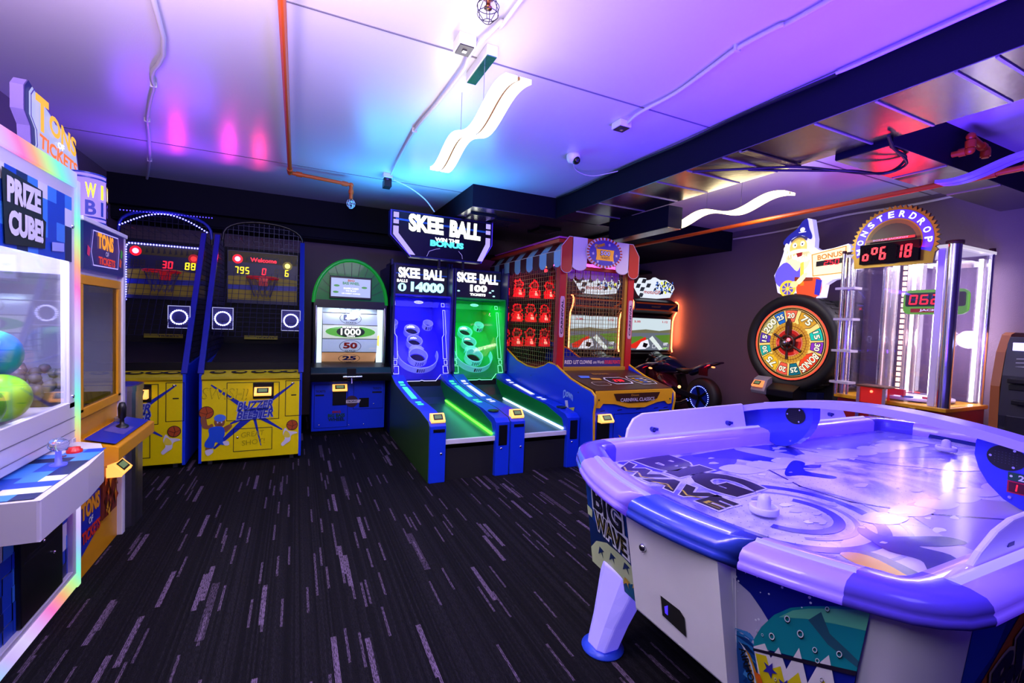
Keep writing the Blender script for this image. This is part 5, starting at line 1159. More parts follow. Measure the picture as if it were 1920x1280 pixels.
pts = [((.245+.012*(i % 2))*math.cos(R(i*5)), (.245+.012*(i % 2))*math.sin(R(i*5))) for i in range(72)]
b.flat(f, pts, E('cog_gold', 'e0a030', .9), .014).ring(f, 0, 0, .205, .212, mat('ink_orange', 'a04010', .4), .016, 40)
for i in range(40): a = R(i*9); b.line(f, [(.15*math.cos(a), .15*math.sin(a)), (.235*math.cos(a), .235*math.sin(a))], .005, mat('map_brown', 'b07020', .4), .015)
b.disc(f, 0, 0, .17, .17, E('hub_red', 'd82018', .8), .018, 40).ring(f, 0, 0, .16, .165, E('hub_cream', 'f0c0a0', 1), .02, 40).disc(f, 0, 0, .12, .12, mat('hub_dark_red', '701818', .4, em='701010', es=.4), .022, 40)
for u, v in ((.12,.05),(.1,-.1),(-.13,.0)): b.flat(f, [(u-.03,v-.03),(u+.03,v-.03),(u+.03,v+.03),(u+.01,v),(u,v+.035),(u-.01,v),(u-.03,v+.03)], E('hub_crown', 'e85040', 1), .024)
b.build('centre_disc', t)
b = MB(); WDK = mat('dark_wood', '3a2418', .4)
for i in range(6): a = R(30+i*60); b.tube([(0,-.05,CZ), (.1*math.cos(a),-.05,CZ+.1*math.sin(a)), (.2*math.cos(a),-.05,CZ+.2*math.sin(a))], [.012,.014,.018], WDK, 8)
b.tube([(.085*math.cos(R(a)), -.05, CZ+.085*math.sin(R(a))) for a in range(0, 360, 20)], .016, WDK, 8, closed=True)
b.lathe([(.05, -.03), (.05, -.07), (.03, -.09), (0, -.09)], (0,0,CZ), WDK, 20, 'y').ball((-.0,-.1,CZ), .03, STEEL, 12).box(-.03,.03,-.06,-.02,CZ+.11,CZ+.24,WDK).prism([(-.03,CZ+.24),(.03,CZ+.24),(0,CZ+.3)], 'y', -.06, -.02, WDK); b.build('ship_wheel', t)
MB().ball((.04,-.09,CZ+.04), .02, E('hub_lamp', 'ff5060', 5), 10).build('hub_lamp', t)
MB().box(-.3, .3, .1, .6, 0, .8, mat('stand_dark_blue', '0c1440', .4)).box(-.4, .4, .24, .75, .3, 1.9, MATTE).build('stand', t, .005)
MB().prism([(-.02,.6),(-.16,.72),(-.16,.8),(-.02,.88),(.1,.88),(.1,.6)], 'x', -.5+.32, .18, BLACK).build('control_console', t, .008)
b = MB().prism([(-.1,.72),(-.18,.72),(-.2,.76),(-.14,.9),(-.06,.94),(-.04,.72)], 'x', -.35, -.16, mat('grey_housing', '8a8690', .35)); b.build('reader_housing', t, .008)
reader(t, -.26, -.14, .84, .13, E('lit_orange_plastic', 'ff8850', 1.6))
light('wheel_red_glow', 'POINT', (5.9, 4.35, 1.1), (1, .02, .05), 2.6, .05)
# pirate topper
t = thing('pirate_topper', 'lit pirate cut-out sign with blue hat, beard and BONUS 250 board', 'sign', (5.55, 3.64, 1.93), -90)
f = FRONT(-.0, 0, 0)   # local u = -world y ; z from 0
out = [(-.24,.08),(-.27,.2),(-.3,.3),(-.24,.42),(-.2,.55),(-.17,.68),(-.19,.74),(-.08,.8),(.02,.92),(.09,.96),(.14,.94),(.16,.84),(.19,.7),(.19,.6),(.26,.55),(.4,.56),(.56,.59),(.585,.56),(.585,.22),(.42,.2),(.34,.15),(.32,.0),(.1,-.02),(-.12,.02)]
MB().plate(Fr((0,.09,0),(1,0,0),(0,0,1)), out, .08, mat('topper_side_white', 'd8d8ff', .4, em='d0d0ff', es=.5)).build('sign_box', t)
P = lambda c_, e=.9: mat('pir_'+c_, c_, .4, em=c_, es=e)
b = MB().flat(f, out, P('d8d8f8', .9), -.008)
for q_ in range(26): b.disc(f, -.13+.011*q_, .47+.035*math.sin(q_*1.9)+.03*(q_ % 3), .024, .034, P(['ecd8a0','f4ecd8','d8c080'][q_ % 3], 1.0), .0046+.00002*q_, 10)
for q_ in range(12): b.disc(f, -.15+.02*math.sin(q_*2), .44+.02*q_, .022, .03, P('f4ecd8', 1.0), .0028, 10)
b.blob(f, [(-.2,.7),(-.14,.78),(-.02,.86),(.03,.93),(.09,.95),(.12,.84),(.16,.74),(.14,.7),(.04,.76),(-.08,.74),(-.14,.66)], P('282c90', .7), .002)
b.flat(f, [(-.1,.72),(.0,.77),(.11,.73),(.1,.69),(0,.72),(-.09,.68)], P('403c60', .7), .003)
b.disc(f, .04, .83, .03, .028, P('f0f0f0', .9), .004, 14); b.line(f, [(-.0,.8),(.08,.8)], .01, P('f0f0f0', .9), .004)
b.disc(f, .0, .62, .11, .12, P('e8c060', 1.1), .003, 24); b.disc(f, -.045, .65, .026, .03, P('ffffff', 1), .005, 14).disc(f, .05, .66, .026, .03, P('ffffff', 1), .005, 14).disc(f, -.04, .65, .01, .012, INK, .006, 8).disc(f, .05, .655, .01, .012, INK, .006, 8)
b.disc(f, .005, .605, .03, .04, P('e8b050', 1.1), .006, 14).blob(f, [(-.1,.58),(0,.6),(.1,.59),(.12,.56),(.03,.555),(-.02,.55),(-.11,.54)], P('f8e8b0', 1.2), .007).flat(f, [(-.02,.55),(.06,.56),(.05,.51),(.0,.5)], P('902020', .8), .006)
b.blob(f, [(-.14,.6),(-.11,.55),(-.08,.5),(.0,.47),(.08,.5),(.12,.57),(.17,.5),(.12,.36),(.0,.3),(-.14,.4)], P('ecd8a0', 1.0), .0045)
b.blob(f, [(-.13,.45),(-.23,.4),(-.28,.3),(-.26,.2),(-.18,.14),(-.05,.15),(.05,.2),(.05,.4),(.0,.33)], P('6458c8', .8), .005).flat(f, [(.04,.42),(.08,.44),(.1,.15),(.05,.15)], P('f0c040', 1.1), .006)
b.blob(f, [(.02,.2),(.22,.24),(.3,.2),(.28,.02),(.05,.0)], P('d04820', .9), .006).flat(f, [(.24,.22),(.31,.2),(.29,.02),(.23,.04)], P('3028a0', .7), .007).flat(f, [(-.02,.26),(.2,.24),(.2,.2),(-.02,.2)], P('803018', .7), .0065)
b.ring(f, -.1, .12, .075, .105, P('e0c030', 1), .008, 28).disc(f, -.1, .12, .075, .075, P('5850b0', .7), .0075, 28)
for a in range(0, 180, 45): b.line(f, [(-.1+.075*math.cos(R(a)), .12+.075*math.sin(R(a))), (-.1-.075*math.cos(R(a)), .12-.075*math.sin(R(a)))], .012, P('e0c030', 1), .009)
b.disc(f, -.02, .17, .05, .04, P('f0d080', 1.1), .011, 14).blob(f, [(-.0,.2),(.1,.3),(.14,.28),(.05,.17)], P('ecd8a0', 1.0), .010)
b.build('pirate_figure', t)
b = MB().plate(f, [(.17,.52),(.57,.575),(.57,.255),(.2,.24)], .02, P('f0dca0', 1.1)); b.line(f, [(.185,.505),(.555,.56),(.555,.27),(.21,.255)], .01, P('c88830', .8), .022, True)
b.text('BONUS', f, .385, .475, .27, .06, P('c07828', .8), .024, .03, rot=5).flat(f, [(.24,.36),(.56,.38),(.56,.44),(.24,.42)], INK, .024)
b.digits('250', f, .33, .365, .045, .065, E_RED, mat('unlit_digit','30282c'), .028)
b.build('bonus_board', t)
MB().box(-.05, .15, .1, .16, -.03, .2, BLACK).build('bracket', t)
# ------------------------------------------------------------------ monster drop, faces -x
t = thing('ball_drop_machine', 'tall clear ball drop tower with chrome columns, gear sign and red base', 'arcade machine', (5.4, 2.545, 0), -90); W = .465; DP = .8
def u_(y): return 2.56-y
MRED = mat('base_red', '8c1420', .35); BASEC = mat('base_beige', 'b89870', .4)
MB().box(-W, W, .02, DP, .04, .82, MRED).box(-W+.05, W-.05, .06, DP, 0, .04, BLACK).build('base', t, .006)
b = MB().box(-W-.02, W+.02, -.02, DP+.02, .82, .86, GOLD); b.build('base_trim', t, .008)
b = MB().box(-.1, .22, .0, .02, .5, .72, BASEC).box(-.1, .22, .0, .02, .2, .44, BASEC); fb = FRONT(0, 0)
for i in range(8):
    for k in range(3): b.disc(fb, -.04+i*.025, .58+k*.03, .004, .004, INK, .002, 6)
b.build('speaker_panel', t)
b = MB()
for i in range(2): b.bar((-.1+i*.33, -.01, .06), (-.1+i*.33, -.01, .82), .05, CHROME)
b.build('chrome_pilaster', t)
def column(x_, y_, r_, name='chrome_column', m_=CHROME):
    q = MB().lathe([(r_, .86), (r_, 2.37)], (x_, y_, 0), m_, 24).lathe([(r_*1.25, 2.37), (r_*1.25, 2.4), (0, 2.4)], (x_, y_, 0), mat('column_cap', '4a2c1c', .4), 24); return q.build(name, t)
column(W-.03, .04, .052); column(-W+.03, .04, .032); column(-W+.03, -.08, .016); column(-W+.1, .0, .012)
column(W-.02, DP-.04, .02); column(-W+.03, DP-.04, .03)
for z in (.99, 1.33, 1.67, 2.0): MB().box(-W-.03, -W+.16, -.1, .04, z-.012, z+.012, mat('grey_bracket', 'b0a8b8', .35)).build('column_bracket', t)
MB().box(W-.14, W-.09, .02, .05, .86, 2.36, mat('cream_upright', 'd8cce0', .4)).build('upright', t, .004)
for nm, q in (('front_glass', (-W+.06, W-.1, .03, .036)), ('rear_glass', (-W+.04, W-.04, DP-.05, DP-.044))):
    MB().box(q[0], q[1], q[2], q[3], .87, 2.34, glass('tower_glass', 'f6f4ff', .07)).build(nm, t)
for sx in (-1, 1): MB().box(sx*(W-.03)-.003, sx*(W-.03)+.003, .08, DP-.06, .87, 2.34, glass('tower_glass')).build('side_glass', t)
MB().box(-W, W, .0, DP, 2.34, 2.37, E('tower_top_panel', 'e8dcf8', .8)).build('top_panel', t, .004)
for x_, y_ in ((W-.08, DP-.08), (-.12, DP-.15), (.1, DP-.2)):
    MB().box(x_-.012, x_+.012, y_-.012, y_+.012, .88, 2.3, E('tower_tube', 'fff0f0', 12)).build('light_tube', t)
b = MB()
for k in range(24): b.box(-.19, -.165, DP-.23, DP-.2, .9+k*.058, .94+k*.058, E('tower_amber', 'ffc8a0', 3))
b.build('led_ladder', t)
for x_, y_ in ((-.05,.5),(.18,.55),(-.3,.6)): MB().lathe([(.06, .88), (.06, 2.3)], (x_, y_, 0), glass('tube_glass', 'fff0e8', .25, body=.15), 16).build('clear_tube', t)
b = MB().lathe([(.34, .875), (.34, .9), (.0, .9)], (.02, .42, 0), mat('turntable_white', 'd8d0f0', .3), 40)
for i in range(10): a = i*.628; b.lathe([(.05, .9), (.05, .915), (.0, .915)], (.02+.27*math.cos(a), .42+.27*math.sin(a), 0), [E('pocket_blue','3040c0',.6), mat('pocket_red','b02040',.4)][i % 2], 12)
b.box(-.02, .12, .06, .1, .92, .98, E('small_red_sign', 'd02040', .7)).build('turntable', t)
b = MB()
for x_ in (-.3,-.1,.1,.3): b.bar((x_, .1, .875), (x_, .1, .96), .012, CHROME)
b.bar((-.38,.1,.955), (.38,.1,.955), .008, CHROME).build('rail', t)
# inner display (green)
fd = FRONT(-.06, DP*.5)
def rr_rect(x0, x1, z0, z1, r_): return arc(x1-r_, z1-r_, r_, 0, 90, 4)+arc(x0+r_, z1-r_, r_, 90, 180, 4)+arc(x0+r_, z0+r_, r_, 180, 270, 4)+arc(x1-r_, z0+r_, r_, 270, 360, 4)
b = MB().plate(fd, rr_rect(-.02,.5,1.74,1.99,.06), .03, E('jackpot_green', '70c040', .8)).plate(fd, rr_rect(.0,.48,1.82,1.96,.02), .034, INK); f2 = FRONT(-.06, DP*.5-.034)
b.digits('0621', f2, .03, 1.84, .07, .1, E_RED, mat('seg_blue_dark', '181858', .4), .004).flat(f2, [(.05,1.76),(.42,1.76),(.42,1.8),(.05,1.8)], MRED, .002).text('JACKPOT', f2, .25, 1.78, .25, .028, WHITE, .004, .04)
b.build('jackpot_display', t)
# ticket tower in the front
MB().box(-.17, .02, -.12, .03, .82, .98, mat('red_lit_box', 'b01818', .4, em='c02018', es=.5)).build('button_box', t, .006)
MB().box(-.2, .05, -.15, .05, .98, 1.0, mat('brown_cap', '5a3020', .4)).build('button_cap', t, .004)
for x_ in (-.19, .04): MB().bar((x_,-.11,.62), (x_,-.11,.98), .03, CHROME).build('chrome_edge', t)
MB().ball((-.07,-.125,.94), .014, E('orange_lamp','ff6040',5), 8).build('lamp', t)
# gear sign
f = FRONT(.0, -.05); GY = mat('gear_gold', 'a08018', .35, .4)
CX, CZ2 = .0, 2.42
gear = []
for i in range(0, 61):
    a = -15+i*3.5; r_ = .375 if i % 2 == 0 else .345; gear.append((CX+r_*math.cos(R(a)), CZ2+r_*math.sin(R(a))))
gear += [(-.34,2.3),(-.33,2.2),(.33,2.2),(.34,2.3)]
b = MB().plate(f, gear, .03, GY, mat('gear_edge','705810',.4)); o = b.build('gear_plate', t)
b = MB(); f = FRONT(0, -.08)
b.ring(f, CX, CZ2, .245, .33, mat('gear_violet', '4a30b0', .4, em='4028a8', es=.6), .002, 40, -20, 200).ring(f, CX, CZ2, .235, .245, GY, .004, 40, -5, 185).disc(f, CX, CZ2, .2, .2, mat('gear_inner_dark', '2c2018', .4), .002, 30)
b.ring(f, CX, CZ2, .2, .235, mat('gear_olive', '6a5818', .4), .003, 40, 0, 180)
for i, ch in enumerate('MONSTERDROP'):
    a = 190-i*19; b.text(ch, f, CX+.288*math.cos(R(a)), CZ2+.288*math.sin(R(a)), .05 if ch != 'M' else .06, .06, E_WHITE, .006, .02, rot=a-90)
b.build('gear_letters', t)
b = MB().box(-.265, .235, -.12, -.07, 2.235, 2.43, mat('display_black', '0a0405', .7, spec=.1)); f = FRONT(0, -.12)
b.digits('oO6', f, -.24, 2.265, .058, .13, E_RED, E_DIM, .004, shear=.06); b.digits('18', f, .045, 2.265, .058, .13, E_RED, E_DIM, .004, shear=.06)
b.flat(f, [(-.22,2.45),(.2,2.45),(.2,2.475),(-.22,2.475)], MRED, .002).text('BONUS JACKPOT', f, 0, 2.462, .3, .018, AW, .004, .03); b.build('score_display', t)
light('tower_light', 'AREA', (5.85, 2.5, 2.3), (1, .93, .98), 26, .6, .5, (0, 0, -1)); light('tower_tube_light', 'POINT', (5.95, 2.3, 1.5), (1, .9, .95), 22, .1)
# ------------------------------------------------------------------ cash machine at the right edge, faces -x
t = thing('cash_machine', 'dark grey cash machine with lit top panel at the right edge', 'cash machine', (5.62, 1.5, 0), -90)
AT = mat('atm_charcoal', '2c2c36', .35)
sd = [(.02,.0),(.0,.75),(-.02,.85),(.0,1.2),(.06,1.48),(.1,1.54),(.6,1.54),(.6,0)]
MB().prism(sd, 'x', -.29, .29, AT).build('cabinet', t, .01)
MB().prism([(.14,.1),(.02,.3),(.02,.75),(.0,1.1),(.06,1.4),(.15,1.56),(.22,1.58),(.65,1.58),(.65,.1)], 'x', -.36, -.30, mat('orange_wood_side', 'b06830', .4)).build('side_board', t, .01)
b = MB().box(-.24, .24, -.0, .06, 1.42, 1.49, E('atm_lit_header', 'b8b0ff', 2.2)).build('lit_header', t, .004)
fA = Fr((0, .035, 1.3), (1,0,0), Vector((0,.05,.28)))
b = MB().flat(fA, [(-.12,-.08),(.1,-.08),(.1,.08),(-.12,.08)], BROWN, .012).flat(fA, [(-.09,-.06),(.09,-.06),(.09,.06),(-.09,.06)], E('atm_screen', '3048a0', .9), .014).text('WELCOME', fA, 0, 0, .12, .025, WHITE, .016, .03)
for k in range(4): b.flat(fA, [(-.22,-.06+k*.035),(-.15,-.055+k*.035),(-.15,-.05+k*.035),(-.22,-.055+k*.035)], STEEL, .014)
b.build('screen', t)
MB().box(-.24, .24, -.06, .02, 1.14, 1.18, BLACK).build('shelf', t, .006); MB().box(-.24, .1, -.02, .04, 1.08, 1.13, BLACK).build('cash_slot', t, .004)
MB().box(-.2, .24, -.08, .02, .96, 1.0, BLACK).box(-.05,.12,-.05,.0,1.0,1.015,STEEL).build('keypad_shelf', t, .006)
MB().box(-.24, .24, -.03, .01, .62, .86, mat('atm_door', '22222c', .3)).build('lower_door', t, .01); MB().lathe([(.06, -.04), (.06, -.03), (0, -.03)], (.15,0,.8), BLACK, 20, 'y').build('handle_recess', t)
# ------------------------------------------------------------------ air hockey table
class BF:
    """four-corner frame (bottom left, bottom right, top right, top left), u in 0..1, v in 0..1 scaled by w,h"""
    def __init__(s, bl, br, tr, tl, w_=1, h=1):
        s.c = [Vector(q) for q in (bl, br, tr, tl)]; s.w, s.h = w_, h; s.N = (s.c[1]-s.c[0]).cross(s.c[3]-s.c[0]).normalized()
    def p(s, u, v, n=0):
        u, v = u/s.w, v/s.h; return (s.c[0]*(1-u)+s.c[1]*u)*(1-v) + (s.c[3]*(1-u)+s.c[2]*u)*v + s.N*n
t = thing('air_hockey_table', 'large four player air hockey table with glowing purple rails and BIG WAVE artwork', 'air hockey table', (2.69, 1.25, 0))
FROST = mat('frosted_rail_lit', '9c88e8', .3, em='6038ff', es=.55, coat=.4); CAP = mat('rail_cap_violet', '5a48e0', .22, coat=.3); CAPB = mat('rail_cap_blue', '2a40c8', .25, coat=.4)
def O_end(y): return (-1.61+.2*(y/.65)**2, y)
def I_end(y): yi = y*.62/.65; return (-1.43+.17*(yi/.62)**2, yi)
st = []   # stations (outer, inner, kind) from the far long side round the near end to the near long side
def span(a, c_, n, kind): return [(O_end(a+(c_-a)*k/n), I_end(a+(c_-a)*k/n), kind) for k in range(n+1)]
CO = ((-1.18,.79),(-1.26,.775),(-1.32,.745),(-1.365,.71),(-1.395,.67),(-1.43,.62)); CI = ((-1.18,.635),(-1.21,.635),(-1.235,.635),(-1.26,.625),(-1.268,.60),(-1.285,.57))
for x_ in (0, -.3, -.6, -.9, -1.18): st.append(((x_, .79+.012*(1-(x_/1.18)**2)), (x_, .635), 'side'))
st += [(o_, i_, 'corner') for o_, i_ in zip(CO, CI)] + [(O_end(.49), I_end(.49), 'corner')]
st += span(.49, .02, 6, 'endlit') + span(.02, -.38, 6, 'endcap') + span(-.38, -.60, 4, 'endlit')
st += [(O_end(-.60), I_end(-.60), 'corner')] + [((o_[0], -o_[1]), (i_[0], -i_[1]), 'corner') for o_, i_ in list(zip(CO, CI))[::-1][1:]]
for x_ in (-1.18, -.9, -.6, -.3, 0): st.append(((x_, -.79-.012*(1-(x_/1.18)**2)), (x_, -.635), 'side'))
SEC = [(.03,.822),(-.02,.824),(-.035,.834),(-.02,.844),(.015,.848),(.0,.856),(.02,.868),(.1,.882),(.3,.889),(.7,.889),(.92,.882),(1.0,.866),(1.0,.80)]
def railpart(stn, mt, name, mirror=False, off=0):
    vs = []; k = len(SEC)
    for o_, i_, _ in stn:
        o_, i_ = Vector(o_), Vector(i_)
        for q, z in SEC:
            p = o_+(i_-o_)*q; vs.append((-p.x if mirror else p.x, p.y, z+off))
    fs = [(a*k+j, a*k+j+1, (a+1)*k+j+1, (a+1)*k+j) for a in range(len(stn)-1) for j in range(k-1)]
    if mirror: fs = [f_[::-1] for f_ in fs]
    o = MB().add(vs, fs, mt, True).build(name, t)
    return o
def groups():
    g = []; cur = [st[0]]
    for s_ in st[1:]:
        if s_[2] != cur[-1][2]:
            if not (s_[0] == cur[-1][0]): cur2 = cur+[s_]; g.append((cur[-1][2], cur2)); cur = [s_]
            else: g.append((cur[-1][2], cur)); cur = [s_]
        else: cur.append(s_)
    g.append((cur[-1][2], cur)); return g
STRIP = E('rail_led_strip', 'a090ff', 1.25)
for mir in (False, True):
    for kind, stn in groups():
        m_ = {'side': FROST, 'corner': CAP, 'endlit': FROST, 'endcap': CAPB}[kind]
        railpart(stn, m_, 'rail' if kind in ('side', 'endlit') else 'rail_cap', mir)
        if kind in ('side', 'endlit'):
            b = MB(); pts = []
            for o_, i_, _ in stn:
                p = Vector(o_)+(Vector(i_)-Vector(o_))*.5; pts.append((-p.x if mir else p.x, p.y, .880))
            b.tube(pts, .018, STRIP, 8); b.build('led_strip', t)
# playing field
inner = [s_[1] for s_ in st]; inner2 = []
for p in inner:
    if not inner2 or (Vector(p)-Vector(inner2[-1])).length > .01: inner2.append(p)
ring = inner2 + [(-x_, y_) for x_, y_ in inner2[::-1]]
ded = []
for p in ring:
    if not ded or (Vector(p)-Vector(ded[-1])).length > .01: ded.append(p)
def field_mat():
    M_ = mat('playfield_white', 'c4bce8', .16, coat=.0, spec=.4); nt = M_.node_tree; b = nt.nodes['Principled BSDF']; N = nt.nodes.new; L = nt.links.new
    tc = N('ShaderNodeTexCoord'); vm = N('ShaderNodeVectorMath'); vm.operation = 'SCALE'; vm.inputs['Scale'].default_value = 1/.036; L(tc.outputs['Object'], vm.inputs[0])
    fr_ = N('ShaderNodeVectorMath'); fr_.operation = 'FRACTION'; L(vm.outputs[0], fr_.inputs[0]); sb = N('ShaderNodeVectorMath'); sb.operation = 'SUBTRACT'; sb.inputs[1].default_value = (.5, .5, 0); L(fr_.outputs[0], sb.inputs[0])
    sx = N('ShaderNodeSeparateXYZ'); L(sb.outputs[0], sx.inputs[0]); cb = N('ShaderNodeCombineXYZ'); L(sx.outputs[0], cb.inputs[0]); L(sx.outputs[1], cb.inputs[1])
    ln = N('ShaderNodeVectorMath'); ln.operation = 'LENGTH'; L(cb.outputs[0], ln.inputs[0]); lt = N('ShaderNodeMath'); lt.operation = 'LESS_THAN'; lt.inputs[1].default_value = .055; L(ln.outputs['Value'], lt.inputs[0])
    nz = N('ShaderNodeTexNoise'); nz.inputs['Scale'].default_value = 2.2; nz.inputs['Detail'].default_value = 6; nz.inputs['Distortion'].default_value = 1.5; L(tc.outputs['Object'], nz.inputs['Vector'])
    cr = N('ShaderNodeValToRGB'); L(nz.outputs['Fac'], cr.inputs[0]); e = cr.color_ramp.elements; e[0].position = .38; e[0].color = (*hx('6c60d8'), 1); e[1].position = .55; e[1].color = (*hx('c8c0f0'), 1)
    mx = N('ShaderNodeMix'); mx.data_type = 'RGBA'; L(lt.outputs[0], mx.inputs[0]); L(cr.outputs[0], mx.inputs[6]); mx.inputs[7].default_value = (.02, .02, .06, 1); L(mx.outputs[2], b.inputs['Base Color'])
    return M_
FM = field_mat()
fd = Fr((0,0,.80), (1,0,0), (0,1,0)); FA = lambda c_: mat('field_'+c_, c_, .16, spec=.4)
b = MB().plate(fd, ded, .012, FM, n0=-.012)
def fp(pts, c_, n=.0012): b.blob(fd, [(x_-2.69, y_-1.25) for x_, y_ in pts], FA(c_), n)   # points given in floor metres
def wave(pts, c_, w_, n=.0012): b.line(fd, [(x_-2.69, y_-1.25) for x_, y_ in pts], w_, FA(c_), n)
# big swirl and waves
for k, (r0, r1, a0, a1, c_) in enumerate(((.30,.345,-150,60,'3c34b0'),(.23,.25,-130,80,'8880d8'),(.16,.2,-160,30,'3c34b0'),(.40,.415,-140,20,'9088dc'))):
    b.ring(fd, 1.62-2.69+.12, 1.12-1.25, r0, r1, FA(c_), .0012+.0001*k, 40, a0, a1, .9)
fp([(1.50,1.86),(1.75,1.84),(2.3,1.86),(2.35,1.84),(2.05,1.62),(1.7,1.6)], '4438b8', .0008)
fp([(2.0,1.84),(2.75,1.85),(2.65,1.6),(2.5,1.45),(2.3,1.55),(2.2,1.7)], '2c28a8', .001); fp([(2.35,1.84),(2.5,1.84),(2.62,1.55),(2.5,1.5)], 'a8a0e0', .0014); fp([(2.2,1.55),(2.45,1.42),(2.35,1.5),(2.5,1.62)], '2420a0', .0015)
fp([(2.8,1.85),(3.5,1.86),(4.0,1.84),(4.1,1.6),(3.6,1.7),(3.1,1.6)], '7a70d0', .0009); fp([(3.0,1.5),(3.4,1.35),(3.9,1.3),(3.5,1.5),(3.2,1.62)], '8478d0', .001); fp([(3.1,.66),(4.0,.64),(4.2,.9),(3.7,1.0),(3.3,.85)], '8a78b8', .001)
fp([(2.1,.65),(2.9,.66),(2.75,.9),(2.35,1.0),(2.15,.86)], '9a86b4', .001); fp([(1.55,.68),(2.1,.66),(2.12,.84),(1.9,.93),(1.62,.86)], 'b8aac4', .0009)
wave([(2.2,1.55),(2.1,1.3),(2.12,1.1),(2.3,.9),(2.6,.72)], '4a3870', .012, .0016); wave([(2.75,1.75),(2.9,1.4),(3.2,1.15),(3.7,1.0),(4.1,.95)], '4a4090', .010, .0016)
# silhouettes of surfers
fp([(1.83,.92),(1.9,.94),(1.88,.86),(2.08,.78),(2.1,.72),(1.98,.74),(1.9,.77),(1.93,.70),(1.86,.64),(1.78,.62),(1.73,.67),(1.79,.72),(1.76,.79),(1.79,.86)], '342c78', .0018)
fp([(2.18,1.42),(2.3,1.5),(2.48,1.58),(2.5,1.53),(2.36,1.44),(2.42,1.33),(2.36,1.32),(2.27,1.4)], '24208c', .0018)
fp([(1.58,.84),(1.66,.80),(1.62,.66),(1.56,.70)], 'd8a838', .0019); fp([(1.62,.84),(1.70,.80),(1.68,.66),(1.62,.66)], '50507a', .0018)
rr = random.Random(21)
for i in range(70):      # foam flecks along the printed waves
    x_, y_ = rr.uniform(1.7, 4.0), rr.uniform(.75, 1.8); r_ = rr.uniform(.006, .03)
    fp([(x_+r_*rr.uniform(.5, 2.2)*math.cos(k*.9), y_+r_*rr.uniform(.4, .9)*math.sin(k*.9)) for k in range(7)], rr.choice(['e0dcf8', 'b8b0e8', '9c94dc']), .00165+.000004*i)
for y0, y1, n_ in ((1.62, 1.5, 9), (.98, .9, 8)):
    for k in range(n_): x_ = 1.95+.2*k; fp([(x_, y0), (x_+.14, y0+.02), (x_+.22, y1+.02), (x_+.1, y1), (x_+.02, y1+.03)], 'c8c2f0', .0017)
# lettering, read from the near end
FT = Fr((0, 0, .80), (0,-1,0), (1,0,0))
def ft(s_, x_, y_, w_, h, rot=0):
    u, v = -(y_-1.25), x_-2.69
    b.text(s_, FT, u, v, w_+.03, h+.03, FA('c8c0ec'), .0022, .09, rot=rot).text(s_, FT, u, v, w_+.01, h+.01, FA('281c40'), .0026, .065, rot=rot)
ft('WAVE', 1.53, 1.54, .60, .13, 6); ft('BIG', 1.77, 1.60, .56, .26, 6)
b.text('WAVE', FT, -(1.52-1.25), 1.50-2.69, .56, .04, FA('b8a040'), .003, -.01, rot=6)
b.build('playfield', t)
MB().plate(fd, [(x_*.98, y_*.97) for x_, y_ in ded], .30, mat('undertray_black', '101018', .6), n0=-.35).build('under_tray', t)
# skirt: corner columns, art panels
SK = mat('skirt_white', 'dedaf0', .4); SKY = mat('skirt_navy', '0c1c80', .35)
for mir in (1, -1):
    for sy in (1, -1):
        pts_t = [(-1.365,.62),(-1.34,.67),(-1.29,.71),(-1.22,.735),(-1.12,.74)]; pts_b = [(-1.33,.57),(-1.30,.62),(-1.25,.66),(-1.18,.685),(-1.10,.69)]
        vs = [(x_*mir, y_*sy, .825) for x_, y_ in pts_t]+[(x_*mir, y_*sy, .36) for x_, y_ in pts_b]
        MB().add(vs, [(i, i+1, i+6, i+5) if mir*sy > 0 else (i+5, i+6, i+1, i) for i in range(4)], SK, True).build('corner_column', t)
# near end, left art panel
AP = lambda c_: mat('panel_'+c_, c_, .35)
fL = BF((-1.37,.535,.36), (-1.40,.10,.36), (-1.52,.06,.825), (-1.395,.61,.825), .45, .42)
b = MB().flat(fL, [(0,0),(.45,0),(.45,.42),(0,.42)], AP('0c3c90'), 0)
b.flat(fL, [(0,.2),(.2,.17),(.45,.1),(.45,0),(0,0)], AP('082458'), .001).flat(fL, [(0,.42),(.45,.42),(.45,.36),(.2,.3),(0,.33)], AP('2858c0'), .001)
b.flat(fL, [(.0,.06),(.06,.11),(.16,.145),(.3,.15),(.45,.13),(.45,.1),(.25,.03),(.12,0),(0,0)], AP('b8c898'), .002).flat(fL, [(.25,.03),(.45,.11),(.45,.0),(.2,0)], AP('0a4878'), .002).flat(fL, [(.45,.1),(.38,.09),(.3,.04),(.28,0),(.45,0)], AP('0c5c80'), .0025)
for u, v, c_ in ((.1,.08,'183060'),(.2,.1,'183060'),(.31,.115,'183060'),(.3,.05,'c8a030'),(.37,.07,'c8a030')): b.flat(fL, [(u-.03,v-.02),(u-.01,v+.02),(u+.03,v+.015),(u+.01,v+.005),(u+.015,v-.02),(u-.0,v)], AP(c_), .004)
b.flat(fL, [(0,.2),(0,.24),(.05,.235),(.04,.2)], AP('b8c898'), .003)
for s_, u, v, w_, h in (('BIG', .195, .305, .24, .105), ('WAVE', .205, .21, .26, .075)):
    b.text(s_, fL, u, v, w_+.03, h+.025, mat('art_outline_white', 'e0e4f4', .4), .005, .10, rot=-2).text(s_, fL, u, v, w_+.004, h+.002, INK, .007, .04, rot=-2).text(s_, fL, u, v, w_-.02, h-.03, AP('8a7a30') if s_ == 'WAVE' else AP('28304c'), .009, -.02, rot=-2)
b.build('end_art_panel', t)
